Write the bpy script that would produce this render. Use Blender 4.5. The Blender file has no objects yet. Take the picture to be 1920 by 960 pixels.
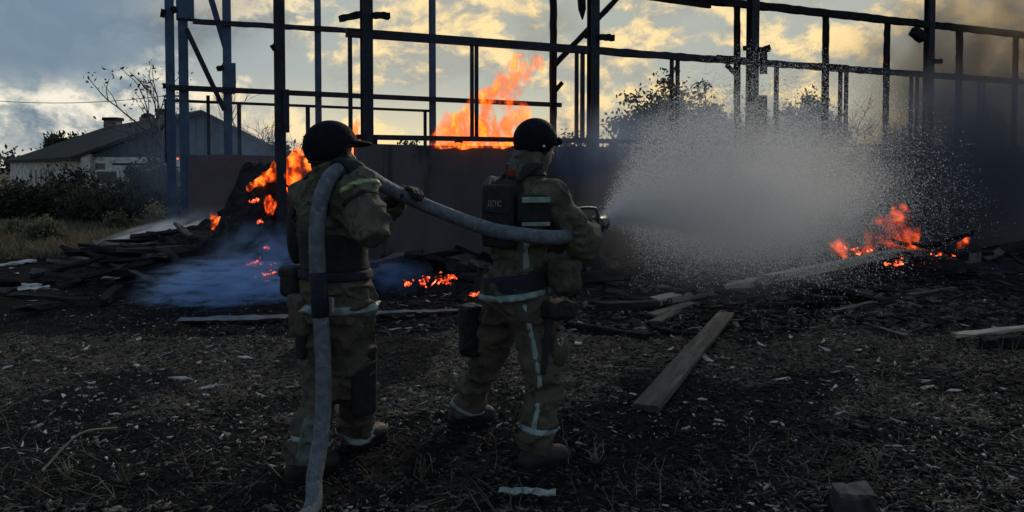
import bpy, math, random
import numpy as np
from mathutils import Vector, Matrix
R = math.radians
random.seed(7); rng = np.random.default_rng(7)
S = bpy.context.scene
COL = S.collection

# ------------------------------------------------------------------ camera
FPX, CX, HOR, PITCH, CAMZ = 1450.0, 960.0, 315.0, R(2.0), 1.5
CY = HOR + FPX*math.tan(PITCH)
cam_d = bpy.data.cameras.new("camera"); cam = bpy.data.objects.new("camera", cam_d); COL.objects.link(cam)
cam.location = (0, 0, CAMZ); cam.rotation_euler = (R(90)-PITCH, 0, 0)
cam_d.sensor_width = 36; cam_d.lens = 36*FPX/1920
cam_d.shift_y = -(480-CY)/1920; cam_d.clip_start = .05; cam_d.clip_end = 3000
S.camera = cam
def ray(px, py):
    sx = (px-CX)/FPX; sy = -(py-CY)/FPX
    c, s = math.cos(PITCH), math.sin(PITCH)
    return np.array([sx, c+sy*s, -s+sy*c])
def P(px, py, D):
    r = ray(px, py); return np.array([0, 0, CAMZ]) + r*(D/r[1])
def G(px, py, z=0.0):
    r = ray(px, py); return np.array([0, 0, CAMZ]) + r*((z-CAMZ)/r[2])
NW = np.array([-.417, .909, 0.]); FRONT, BACK = 11.3, 16.6        # the two long walls of the shed
def W(px, py, c):
    r = ray(px, py); return np.array([0, 0, CAMZ]) + r*(c/(NW@r))

# ------------------------------------------------------------------ render / sky / sun
S.view_settings.view_transform = 'Standard'; S.view_settings.look = 'None'
S.view_settings.exposure = 0.15; S.view_settings.gamma = 1.0; S.view_settings.use_curve_mapping = False
S.render.engine = 'CYCLES'
cy = S.cycles
cy.use_denoising = True; cy.max_bounces = 10; cy.transparent_max_bounces = 48; cy.volume_bounces = 6
cy.diffuse_bounces = 6; cy.transmission_bounces = 6; cy.glossy_bounces = 2; cy.sample_clamp_indirect = 6.0; cy.volume_step_rate = 1.0; cy.volume_max_steps = 256

class NT:
    def __init__(s, tree): s.t = tree; tree.nodes.clear()
    def n(s, typ, **kw):
        nd = s.t.nodes.new(typ)
        for k, v in kw.items():
            if k == 'i':
                for kk, vv in v.items():
                    if isinstance(vv, bpy.types.NodeSocket): s.t.links.new(vv, nd.inputs[kk])
                    else: nd.inputs[kk].default_value = vv
            else: setattr(nd, k, v)
        return nd
    def link(s, a, b): s.t.links.new(a, b)
    def math(s, op, a, b=0.0, c=None, clamp=False):
        i = {0: a, 1: b}
        if c is not None: i[2] = c
        return s.n('ShaderNodeMath', operation=op, use_clamp=clamp, i=i).outputs[0]
    def ramp(s, f, lo, hi, a=0.0, b=1.0):
        return s.n('ShaderNodeMapRange', interpolation_type='SMOOTHSTEP', i={0: f, 1: lo, 2: hi, 3: a, 4: b}).outputs[0]
    def mix(s, f, a, b, mode='MIX'):
        nd = s.n('ShaderNodeMix', data_type='RGBA', blend_type=mode)
        for k, v in ((0, f), (6, a), (7, b)):
            if isinstance(v, bpy.types.NodeSocket): s.t.links.new(v, nd.inputs[k])
            else: nd.inputs[k].default_value = (*v, 1) if isinstance(v, tuple) and len(v) == 3 else v
        return nd.outputs[2]
    def noise(s, vec, scale, det=6, rough=.55, dist=0.0, lac=2.0):
        return s.n('ShaderNodeTexNoise', i={'Vector': vec, 'Scale': scale, 'Detail': det, 'Roughness': rough, 'Distortion': dist, 'Lacunarity': lac}).outputs[0]
    def mapping(s, vec, scale=(1, 1, 1), loc=(0, 0, 0), rot=(0, 0, 0)):
        return s.n('ShaderNodeMapping', i={'Vector': vec, 'Scale': scale, 'Location': loc, 'Rotation': rot}).outputs[0]

SUN_AZ, SUN_EL = R(24), R(22)          # azimuth clockwise from +Y; low, behind the smoke and cloud
w = bpy.data.worlds.new("World"); S.world = w; w.use_nodes = True
nt = NT(w.node_tree)
sky = nt.n('ShaderNodeTexSky', sky_type='NISHITA', sun_disc=False, sun_elevation=SUN_EL, sun_rotation=SUN_AZ, air_density=1.0, dust_density=2.0)
dr = nt.n('ShaderNodeTexCoord').outputs['Generated']
sep = nt.n('ShaderNodeSeparateXYZ', i={0: dr})
vec = nt.mapping(dr, (1, 1, 1.45))
wn = nt.n('ShaderNodeTexNoise', i={'Vector': vec, 'Scale': 7, 'Detail': 5, 'Roughness': .6}).outputs['Color']
warp = nt.n('ShaderNodeVectorMath', operation='MULTIPLY_ADD', i={0: wn, 1: (.07, .07, .07), 2: vec}).outputs[0]
cn = nt.noise(warp, 7.2, 12, .60, 0.0)
off = nt.n('ShaderNodeVectorMath', operation='ADD', i={0: warp, 1: (.012, .004, .026)}).outputs[0]
cn2 = nt.noise(off, 7.2, 12, .60, 0.0)
lit = nt.ramp(nt.math('SUBTRACT', cn, cn2), -.060, .085)             # billows lit from above and the right
cover = nt.ramp(cn, .42, .53)
bank = nt.ramp(nt.noise(nt.mapping(dr, (1, 1, 3.2), (3.1, .4, 1.7)), 3.0, 4, .5), .40, .62)
sd = (math.sin(R(14)), math.cos(R(14)), 0)
az = nt.n('ShaderNodeVectorMath', operation='DOT_PRODUCT', i={0: dr, 1: sd}).outputs['Value']
warm = nt.ramp(az, .74, .93)
low = nt.ramp(sep.outputs[2], .02, .13, 1.0, 0.0)
nish = nt.mix(1.0, sky.outputs[0], (.055, .055, .055), 'MULTIPLY')
base = nt.mix(.72, nish, nt.mix(low, (.30, .38, .43), (.70, .71, .64)))
base = nt.mix(warm, base, nt.mix(low, (.40, .43, .39), (.72, .65, .44)))
hi = nt.mix(warm, (.86, .80, .66), (.98, .74, .37))
lo_ = nt.mix(warm, (.17, .235, .29), (.38, .385, .34))
cl = nt.mix(lit, lo_, hi)
cl = nt.mix(nt.math('MULTIPLY', nt.ramp(az, .70, .86, 1.0, 0.0), nt.ramp(nt.math('MULTIPLY_ADD', nt.math('SUBTRACT', bank, .5), .05, sep.outputs[2]), .095, .150)), cl, (.13, .20, .27))
bk = nt.math('MULTIPLY', nt.ramp(az, .70, .86, 1.0, 0.0), nt.ramp(nt.math('MULTIPLY_ADD', nt.math('SUBTRACT', bank, .5), .05, sep.outputs[2]), .095, .150))
sk = nt.mix(nt.math('MULTIPLY', bk, .85), nt.mix(cover, base, cl), nt.mix(cn, (.13, .195, .26), (.21, .29, .37)))
bg = nt.n('ShaderNodeBackground', i={'Color': sk, 'Strength': 1.0})
out = nt.n('ShaderNodeOutputWorld'); nt.link(bg.outputs[0], out.inputs[0])

sl = bpy.data.lights.new("sun", 'SUN'); so = bpy.data.objects.new("sun", sl); COL.objects.link(so)
sl.energy = 1.5; sl.angle = R(14); sl.color = (1, .86, .66)
sdir = Vector((math.sin(SUN_AZ)*math.cos(SUN_EL), math.cos(SUN_AZ)*math.cos(SUN_EL), math.sin(SUN_EL)))
so.rotation_euler = (sdir).to_track_quat('Z', 'Y').to_euler()

# ------------------------------------------------------------------ materials
def mat(name, c1, c2=None, scale=8., rough=.85, bump=.3, bscale=40., metal=0., stretch=(1, 1, 1), lo=.38, hi=.62, spec=.3, c3=None, dist=.001):
    m = bpy.data.materials.new(name); m.use_nodes = True; t = NT(m.node_tree)
    tc = t.n('ShaderNodeTexCoord').outputs['Object']; v = t.mapping(tc, stretch)
    col = t.mix(t.ramp(t.noise(v, scale, 8, .62), lo, hi), c1, c2 or tuple(x*.6 for x in c1))
    if c3: col = t.mix(t.ramp(t.noise(t.mapping(v, loc=(5, 3, 1)), scale*1.7, 6, .6, .4), .56, .64), col, c3)
    bn = t.n('ShaderNodeBump', i={'Height': t.noise(v, bscale, 8, .65), 'Strength': bump, 'Distance': .01})
    rr = t.ramp(t.noise(v, scale*2.3, 4), .3, .7, rough-.12, min(1, rough+.1))
    b = t.n('ShaderNodeBsdfPrincipled', i={'Base Color': col, 'Roughness': rr, 'Metallic': metal, 'Normal': bn.outputs[0], 'Specular IOR Level': spec})
    o = t.n('ShaderNodeOutputMaterial'); t.link(b.outputs[0], o.inputs[0]); return m
M = {}
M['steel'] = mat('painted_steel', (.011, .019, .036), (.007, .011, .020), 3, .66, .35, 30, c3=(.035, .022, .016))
M['back_steel'] = mat('haze_blue_steel', (.050, .098, .175), (.034, .066, .120), 3, .65, .3, 30)  # smoke haze over the back row put into a bluer, lighter steel colour
M['char'] = mat('charred_wood', (.010, .011, .014), (.022, .022, .024), 14, .9, .9, 60, stretch=(1, 1, .3), spec=.08)
M['charboard'] = mat('charred_board', (.012, .0125, .016), (.034, .034, .037), 9, .9, .8, 50, stretch=(.25, 1, 1), spec=.08)
M['wood'] = mat('grey_board', (.080, .073, .071), (.046, .043, .044), 11, .85, .5, 60, stretch=(.12, 1, 1), c3=(.03, .027, .028))
M['palewood'] = mat('pale_splintered_wood', (.36, .33, .28), (.22, .20, .17), 10, .85, .5, 60, stretch=(.15, 1, 1))
M['slate'] = mat('pale_slate_scrap', (.52, .52, .52), (.36, .36, .37), 12, .8, .4, 60)
M['sheet'] = mat('pale_metal_sheet', (.10, .14, .17), (.05, .075, .10), 6, .5, .3, 20, metal=.2)
M['ash'] = mat('ash_and_char', (.010, .012, .016), (.024, .026, .031), 7, .95, 1.0, 22, c3=(.04, .042, .048), spec=.06)
M['wall'] = mat('sooty_plaster', (.092, .080, .090), (.056, .050, .059), 1.1, .9, .5, 24, lo=.35, hi=.65, c3=(.032, .030, .035), stretch=(1, 1, .22))
M['pinkwall'] = mat('pink_plaster', (.118, .106, .130), (.088, .080, .100), 1.4, .9, .4, 24, c3=(.11, .085, .095))
M['white'] = mat('worn_whitewash', (.66, .67, .66), (.42, .42, .40), 2.6, .9, .4, 20, c3=(.16, .12, .10))
M['brick'] = mat('weathered_brick', (.20, .15, .13), (.12, .10, .09), 6, .9, .5, 30)
M['pane'] = mat('dark_window_glass', (.012, .016, .018), (.02, .025, .028), 3, .2, .05, 10, spec=.5)
M['gable'] = mat('hazed_gable_boards', (.050, .072, .104), (.036, .052, .078), 3, .85, .4, 18)  # board colour carries the blue haze lying over the gable
M['bark'] = mat('bark', (.032, .028, .025), (.018, .016, .015), 12, .9, .6, 40, stretch=(1, 1, .3))
M['cloth'] = mat('olive_turnout_cloth', (.112, .107, .080), (.060, .062, .047), 11, .9, .9, 90, c3=(.034, .042, .030))
M['trouser'] = mat('brown_turnout_cloth', (.100, .086, .064), (.060, .054, .042), 9, .92, .8, 90, c3=(.042, .041, .033))
M['camo'] = mat('camouflage_cloth', (.062, .068, .046), (.030, .034, .024), 22, .9, .4, 160, c3=(.085, .075, .05))
M['black'] = mat('black_nylon', (.010, .011, .012), (.016, .017, .019), 20, .75, .5, 140)
M['navy'] = mat('navy_webbing', (.014, .018, .034), (.010, .013, .024), 20, .8, .4, 140)
M['helmet'] = mat('dark_navy_helmet_paint', (.005, .007, .012), (.009, .010, .015), 14, .8, .35, 120, spec=.07)
M['refl'] = mat('reflective_tape', (.26, .34, .33), (.15, .21, .21), 14, .5, .2, 200)
M['refl_dim'] = mat('dim_reflective_cloth', (.12, .14, .12), (.07, .08, .07), 16, .8, .4, 90)  # tape colour darkened on this stripe to offset the sun on it
M['yellow'] = mat('lime_reflective_tape', (.30, .36, .16), (.18, .22, .10), 30, .5, .2, 200)
M['boot'] = mat('boot_leather', (.012, .012, .012), (.022, .021, .02), 20, .6, .4, 90)
M['skin'] = mat('skin', (.30, .17, .125), (.24, .13, .10), 18, .55, .15, 120, spec=.4)
M['eye'] = mat('eye', (.5, .48, .46), (.45, .43, .42), 5, .25, .02, 20, spec=.5)
M['hair'] = mat('dark_hair', (.02, .016, .013), (.012, .01, .009), 60, .7, .8, 200)
M['red'] = mat('red_glow_colour', (.20, .028, .020), (.10, .016, .012), 20, .85, .3, 140)  # plain red standing in for a small red glow
M['print'] = mat('white_print', (.26, .26, .25), (.20, .20, .19), 60, .8, .05, 90)
M['steelbright'] = mat('bright_metal', (.6, .6, .58), (.45, .45, .44), 20, .3, .05, 40, metal=1.0)
M['hose'] = mat('wet_hose_jacket', (.15, .17, .20), (.09, .105, .13), 24, .7, 1.0, 150, c3=(.21, .225, .25))
M['nozzle'] = mat('black_nozzle', (.008, .009, .010), (.014, .015, .017), 20, .45, .1, 60, spec=.5)
M['concrete'] = mat('grey_concrete', (.055, .06, .066), (.03, .033, .037), 8, .9, .6, 40)
M['strip'] = mat('pale_painted_strip', (.30, .34, .33), (.16, .19, .19), 30, .7, .3, 60)
M['wire'] = mat('wire', (.02, .02, .02), None, 5, .7, .05)

def leafmat(name, c1, c2, c3):
    m = bpy.data.materials.new(name); m.use_nodes = True; t = NT(m.node_tree)
    tc = t.n('ShaderNodeTexCoord').outputs['Object']
    col = t.mix(t.ramp(t.noise(tc, 1.3, 4), .35, .65), c1, c2)
    col = t.mix(t.ramp(t.noise(tc, 9, 3), .5, .7), col, c3)
    b = t.n('ShaderNodeBsdfPrincipled', i={'Base Color': col, 'Roughness': .75, 'Specular IOR Level': .2})
    tr = t.n('ShaderNodeBsdfTranslucent', i={'Color': col})
    mx = t.n('ShaderNodeMixShader', i={0: .25, 1: b.outputs[0], 2: tr.outputs[0]})
    o = t.n('ShaderNodeOutputMaterial'); t.link(mx.outputs[0], o.inputs[0]); return m
M['leaf'] = leafmat('dark_leaves', (.036, .045, .032), (.024, .033, .024), (.056, .064, .042))
M['leaf2'] = leafmat('grey_green_leaves', (.060, .070, .060), (.042, .050, .046), (.078, .088, .070))
M['dry'] = leafmat('dry_grass', (.135, .112, .075), (.085, .070, .050), (.21, .18, .13))
M['greengrass'] = leafmat('green_brown_grass', (.145, .145, .085), (.095, .10, .060), (.22, .19, .125))
M['litter'] = leafmat('dark_litter', (.085, .075, .060), (.040, .036, .032), (.16, .145, .12))
M['straw'] = leafmat('grey_straw', (.26, .235, .19), (.16, .145, .12), (.40, .38, .34))

def roofmat():
    m = bpy.data.materials.new('slate_roof'); m.use_nodes = True; t = NT(m.node_tree)
    tc = t.n('ShaderNodeTexCoord').outputs['Object']
    col = t.mix(t.ramp(t.noise(tc, 1.2, 8, .65), .35, .65), (.018, .018, .021), (.032, .030, .032))
    col = t.mix(t.ramp(t.noise(t.mapping(tc, (6, 1, 1)), 1.5, 5), .55, .7), col, (.014, .016, .015))
    wv = t.n('ShaderNodeTexWave', i={'Vector': tc, 'Scale': 3.0, 'Distortion': .6, 'Detail': 2}).outputs[1]
    bn = t.n('ShaderNodeBump', i={'Height': wv, 'Strength': .5, 'Distance': .04})
    b = t.n('ShaderNodeBsdfPrincipled', i={'Base Color': col, 'Roughness': .85, 'Normal': bn.outputs[0], 'Specular IOR Level': .2})
    o = t.n('ShaderNodeOutputMaterial'); t.link(b.outputs[0], o.inputs[0]); return m
M['roof'] = roofmat()

def groundmat():
    m = bpy.data.materials.new('burnt_ground'); m.use_nodes = True; t = NT(m.node_tree)
    tc = t.n('ShaderNodeTexCoord').outputs['Object']; sp = t.n('ShaderNodeSeparateXYZ', i={0: tc})
    x, y = sp.outputs[0], sp.outputs[1]
    wob = t.noise(tc, .7, 5, .6)
    earth = t.mix(t.ramp(t.noise(tc, 5, 9, .7), .35, .65), (.105, .088, .070), (.044, .039, .034))
    fib = t.noise(t.mapping(tc, (9, 26, 9), rot=(0, 0, .4)), 2.2, 9, .75, .6)
    earth = t.mix(t.ramp(fib, .53, .64), earth, (.24, .215, .175))
    char = t.mix(t.ramp(t.noise(tc, 14, 8, .7), .4, .6), (.004, .0052, .008), (.011, .0118, .014))
    char = t.mix(t.ramp(t.noise(tc, 46, 4, .7), .60, .68), char, (.045, .043, .043))
    # dark patches: burnt round the fire, and a dark strip close to the camera
    yy = t.math('ADD', y, t.math('MULTIPLY', t.math('SUBTRACT', wob, .5), 2.2))
    at = t.n('ShaderNodeAttribute', attribute_name='char').outputs['Fac']
    msk = t.ramp(t.math('ADD', at, t.math('MULTIPLY', t.math('SUBTRACT', t.noise(tc, 4.5, 7, .7), .5), 1.5)), .25, .75)
    col = t.mix(t.math('MULTIPLY', msk, .92), earth, char)
    # unburnt field beyond
    field = t.mix(t.ramp(t.noise(tc, .35, 8, .7), .4, .6), (.15, .13, .085), (.085, .088, .050))
    fld = t.math('MULTIPLY', t.ramp(yy, 12.6, 14.0), t.ramp(x, -5.0, -3.6, 1., 0.))
    fld = t.math('MAXIMUM', fld, t.ramp(yy, 22, 26))
    col = t.mix(fld, col, field)
    bn = t.n('ShaderNodeBump', i={'Height': t.noise(tc, 30, 9, .72), 'Strength': .9, 'Distance': .03})
    b = t.n('ShaderNodeBsdfPrincipled', i={'Base Color': col, 'Roughness': .95, 'Normal': bn.outputs[0], 'Specular IOR Level': .05})
    o = t.n('ShaderNodeOutputMaterial'); t.link(b.outputs[0], o.inputs[0]); return m
M['ground'] = groundmat()

def flamemat(name, strength=3.2, scale=3.4, thr=.44, seedv=0., red=0., lean=.0):
    m = bpy.data.materials.new(name); m.use_nodes = True; t = NT(m.node_tree)
    tc = t.n('ShaderNodeTexCoord').outputs['Object']
    v = t.mapping(tc, (1, .14, .52), (seedv, seedv*.7, seedv*1.3), (0, lean, 0))
    wv = t.n('ShaderNodeTexNoise', i={'Vector': v, 'Scale': scale*.5, 'Detail': 4}).outputs['Color']
    v = t.n('ShaderNodeVectorMath', operation='MULTIPLY_ADD', i={0: wv, 1: (1.1/scale, .3/scale, 1.1/scale), 2: v}).outputs[0]
    nz = t.noise(v, scale, 7, .66)
    f = t.ramp(nz, thr, thr+.22)
    core = t.ramp(nz, thr+.05, thr+.24)
    col = t.mix(core, (1, .075, .007), (1, .29-.10*red, .035+.02*red))
    st = t.math('MULTIPLY', f, t.math('MULTIPLY_ADD', core, strength*2.0, strength*.6))
    e = t.n('ShaderNodeEmission', i={'Color': col, 'Strength': st})
    ab = t.n('ShaderNodeVolumeAbsorption', i={'Color': (.72, .22, .04, 1), 'Density': t.math('MULTIPLY', f, strength*1.7)})
    ad = t.n('ShaderNodeAddShader', i={0: e.outputs[0], 1: ab.outputs[0]})
    o = t.n('ShaderNodeOutputMaterial'); t.link(ad.outputs[0], o.inputs['Volume']); return m
def embermat(name, strength=3.0, thr=.45):
    m = bpy.data.materials.new(name); m.use_nodes = True; t = NT(m.node_tree)
    tc = t.n('ShaderNodeTexCoord').outputs['Object']
    nz = t.noise(tc, 16, 5, .65)
    g = t.ramp(nz, thr, thr+.2)
    col = t.mix(t.ramp(nz, thr+.06, thr+.3), (1, .07, .015), (1, .30, .11))
    b = t.n('ShaderNodeBsdfPrincipled', i={'Base Color': (.012, .011, .011, 1), 'Roughness': .9, 'Emission Color': col, 'Emission Strength': t.math('MULTIPLY', g, strength)})
    o = t.n('ShaderNodeOutputMaterial'); t.link(b.outputs[0], o.inputs[0]); return m
M['ember'] = embermat('glowing_char')
def smokemat(name, col, dens, scale=1.6, thr=.38, soft=.3, stretch=(1, 1, 1), aniso=.3, fall=1.0):
    """object space of a smoke puff is its unit ball: density fades towards the rim, broken up by noise"""
    m = bpy.data.materials.new(name); m.use_nodes = True; t = NT(m.node_tree)
    tc = t.n('ShaderNodeTexCoord').outputs['Object']
    r = t.n('ShaderNodeVectorMath', operation='LENGTH', i={0: tc}).outputs['Value']
    fo = t.ramp(r, .15, .96, 1., 0.)
    nz = t.noise(t.mapping(tc, stretch), scale, 5, .6, .5)
    d = t.math('MULTIPLY', t.math('MULTIPLY', fo, t.ramp(nz, thr, thr+soft)), dens)
    pv = t.n('ShaderNodeVolumePrincipled', i={'Color': (*col, 1), 'Density': d, 'Anisotropy': aniso})
    o = t.n('ShaderNodeOutputMaterial'); t.link(pv.outputs[0], o.inputs['Volume']); return m

# ------------------------------------------------------------------ mesh helpers
def link(o, parent=None):
    COL.objects.link(o)
    if parent is not None: o.parent = parent
    return o
def tag(o, label=None, cat=None, group=None, kind=None):
    for k, v in (('label', label), ('category', cat), ('group', group), ('kind', kind)):
        if v: o[k] = v
    return o
def empty(name, loc, label, cat, group=None, rz=0.):
    o = bpy.data.objects.new(name, None); o.location = loc; o.rotation_euler = (0, 0, rz); o.empty_display_size = .1
    return tag(link(o), label, cat, group)
def mesh_np(name, V, F, m, parent=None, smooth=False, mi=None, origin=None):
    """V (n,3) world coordinates, F (k,3|4); children are expressed in the parent's space"""
    V = np.asarray(V, float)
    if parent is not None:
        pw = world_of(parent); V = (np.c_[V, np.ones(len(V))] @ np.array(pw.inverted()).T)[:, :3]
    if origin is not None: V = V - np.asarray(origin)
    F = np.asarray(F, np.int32); k = F.shape[1]
    me = bpy.data.meshes.new(name)
    me.vertices.add(len(V)); me.vertices.foreach_set('co', V.astype(np.float32).ravel())
    me.loops.add(F.size); me.loops.foreach_set('vertex_index', F.ravel())
    me.polygons.add(len(F)); me.polygons.foreach_set('loop_start', np.arange(len(F), dtype=np.int32)*k)
    for mm in (m if isinstance(m, (list, tuple)) else [m]): me.materials.append(mm)
    if mi is not None: me.polygons.foreach_set('material_index', np.asarray(mi, np.int32))
    if smooth: me.polygons.foreach_set('use_smooth', np.ones(len(F), bool))
    me.update(calc_edges=True); me.validate()
    o = bpy.data.objects.new(name, me)
    if origin is not None: o.location = origin
    return link(o, parent)
def world_of(o):
    mw = Matrix.LocRotScale(o.location, o.rotation_euler, o.scale)
    return world_of(o.parent) @ mw if o.parent else mw
def unit(v): v = np.asarray(v, float); return v/(np.linalg.norm(v)+1e-12)
class MB:
    def __init__(s): s.V = []; s.F = []
    def add(s, V, F):
        b = len(s.V); s.V += [tuple(map(float, v)) for v in V]; s.F += [tuple(i+b for i in f) for f in F]; return s
    def box(s, c, h, X=(1, 0, 0), Z=(0, 0, 1), bev=0., jit=0., seg=1):
        """bevelled box along X, optionally cut in seg pieces with jittered corners"""
        X = unit(X); Z = unit(np.asarray(Z) - X*(np.asarray(Z)@X)); Y = np.cross(Z, X); c = np.asarray(c, float)
        b = min(bev, h[1]*.45, h[2]*.45)
        if b > 0:
            pr = [(-h[1]+b, -h[2]), (h[1]-b, -h[2]), (h[1], -h[2]+b), (h[1], h[2]-b), (h[1]-b, h[2]), (-h[1]+b, h[2]), (-h[1], h[2]-b), (-h[1], -h[2]+b)]
        else: pr = [(-h[1], -h[2]), (h[1], -h[2]), (h[1], h[2]), (-h[1], h[2])]
        n = len(pr); V = []; F = []
        for i in range(seg+1):
            t = -h[0] + 2*h[0]*i/seg
            for (y, z) in pr:
                j = np.array([random.uniform(-jit, jit) for _ in range(3)]) if jit else 0
                V.append(c + X*t + Y*y + Z*z + j)
        for i in range(seg):
            for k in range(n): F.append((i*n+k, i*n+(k+1) % n, (i+1)*n+(k+1) % n, (i+1)*n+k))
        F.append(tuple(range(n-1, -1, -1))); F.append(tuple(seg*n+k for k in range(n)))
        return s.add(V, F)
    def prof(s, a, b, prof, X, seg=1, jit=0.):
        """extrude a closed profile (list of 2-d points) from a to b; X is the profile's first axis"""
        a, b = np.asarray(a, float), np.asarray(b, float); T = unit(b-a); X = unit(np.asarray(X)-T*(np.asarray(X)@T)); Y = np.cross(T, X); n = len(prof)
        V = []; F = []
        for i in range(seg+1):
            o = a + (b-a)*i/seg
            for (x, y) in prof: V.append(o + X*x + Y*y + (np.array([random.uniform(-jit, jit) for _ in range(3)]) if jit else 0))
        for i in range(seg):
            for k in range(n): F.append((i*n+k, i*n+(k+1) % n, (i+1)*n+(k+1) % n, (i+1)*n+k))
        F.append(tuple(range(n-1, -1, -1))); F.append(tuple(seg*n+k for k in range(n)))
        return s.add(V, F)
    def tube(s, pts, rad, n=8, cap=True, flat=1.0):
        pts = [np.asarray(p, float) for p in pts]
        if not hasattr(rad, '__len__'): rad = [rad]*len(pts)
        V = []; F = []; up = None
        for i, p in enumerate(pts):
            T = unit(pts[min(i+1, len(pts)-1)] - pts[max(i-1, 0)])
            if up is None: up = np.array([0, 0, 1.]) if abs(T[2]) < .9 else np.array([1., 0, 0])
            A = unit(up - T*(up@T)); B = np.cross(T, A); up = A
            for k in range(n):
                q = 2*math.pi*k/n; V.append(p + (A*math.cos(q) + B*math.sin(q)*flat)*rad[i])
        for i in range(len(pts)-1):
            for k in range(n): F.append((i*n+k, i*n+(k+1) % n, (i+1)*n+(k+1) % n, (i+1)*n+k))
        if cap: F.append(tuple(range(n-1, -1, -1))); F.append(tuple((len(pts)-1)*n+k for k in range(n)))
        return s.add(V, F)
    def build(s, name, m, parent=None, smooth=False, origin=None):
        V = np.array(s.V)
        if parent is not None:
            pw = world_of(parent); V = (np.c_[V, np.ones(len(V))] @ np.array(pw.inverted()).T)[:, :3]
        if origin is not None: V = V - np.asarray(origin)
        me = bpy.data.meshes.new(name); me.from_pydata([tuple(v) for v in V], [], s.F); me.materials.append(m)
        if smooth: me.polygons.foreach_set('use_smooth', np.ones(len(me.polygons), bool))
        me.update(); o = bpy.data.objects.new(name, me)
        if origin is not None: o.location = origin
        return link(o, parent)
def spline(pts, n=12):
    pts = [np.asarray(p, float) for p in pts]; out = []
    q = [2*pts[0]-pts[1]] + pts + [2*pts[-1]-pts[-2]]
    for i in range(1, len(q)-2):
        for k in range(n):
            t = k/n; a, b, c, d = q[i-1], q[i], q[i+1], q[i+2]
            out.append(.5*((2*b) + (c-a)*t + (2*a-5*b+4*c-d)*t*t + (3*b-a-3*c+d)*t**3))
    return out + [pts[-1]]

# numpy value noise
_tab = rng.random((64, 64, 64)).astype(np.float32)
def vnoise(x, y, z):
    xi, yi, zi = np.floor(x).astype(int), np.floor(y).astype(int), np.floor(z).astype(int)
    fx, fy, fz = x-xi, y-yi, z-zi
    fx, fy, fz = fx*fx*(3-2*fx), fy*fy*(3-2*fy), fz*fz*(3-2*fz)
    r = 0
    for i in (0, 1):
        for j in (0, 1):
            for k in (0, 1):
                wgt = (fx if i else 1-fx)*(fy if j else 1-fy)*(fz if k else 1-fz)
                r = r + wgt*_tab[(xi+i) & 63, (yi+j) & 63, (zi+k) & 63]
    return r
def fbm(x, y, z, o=4):
    r = 0; a = .5
    for i in range(o): r = r + a*vnoise(x*2**i+i*7.3, y*2**i+i*3.1, z*2**i); a *= .5
    return r

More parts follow.
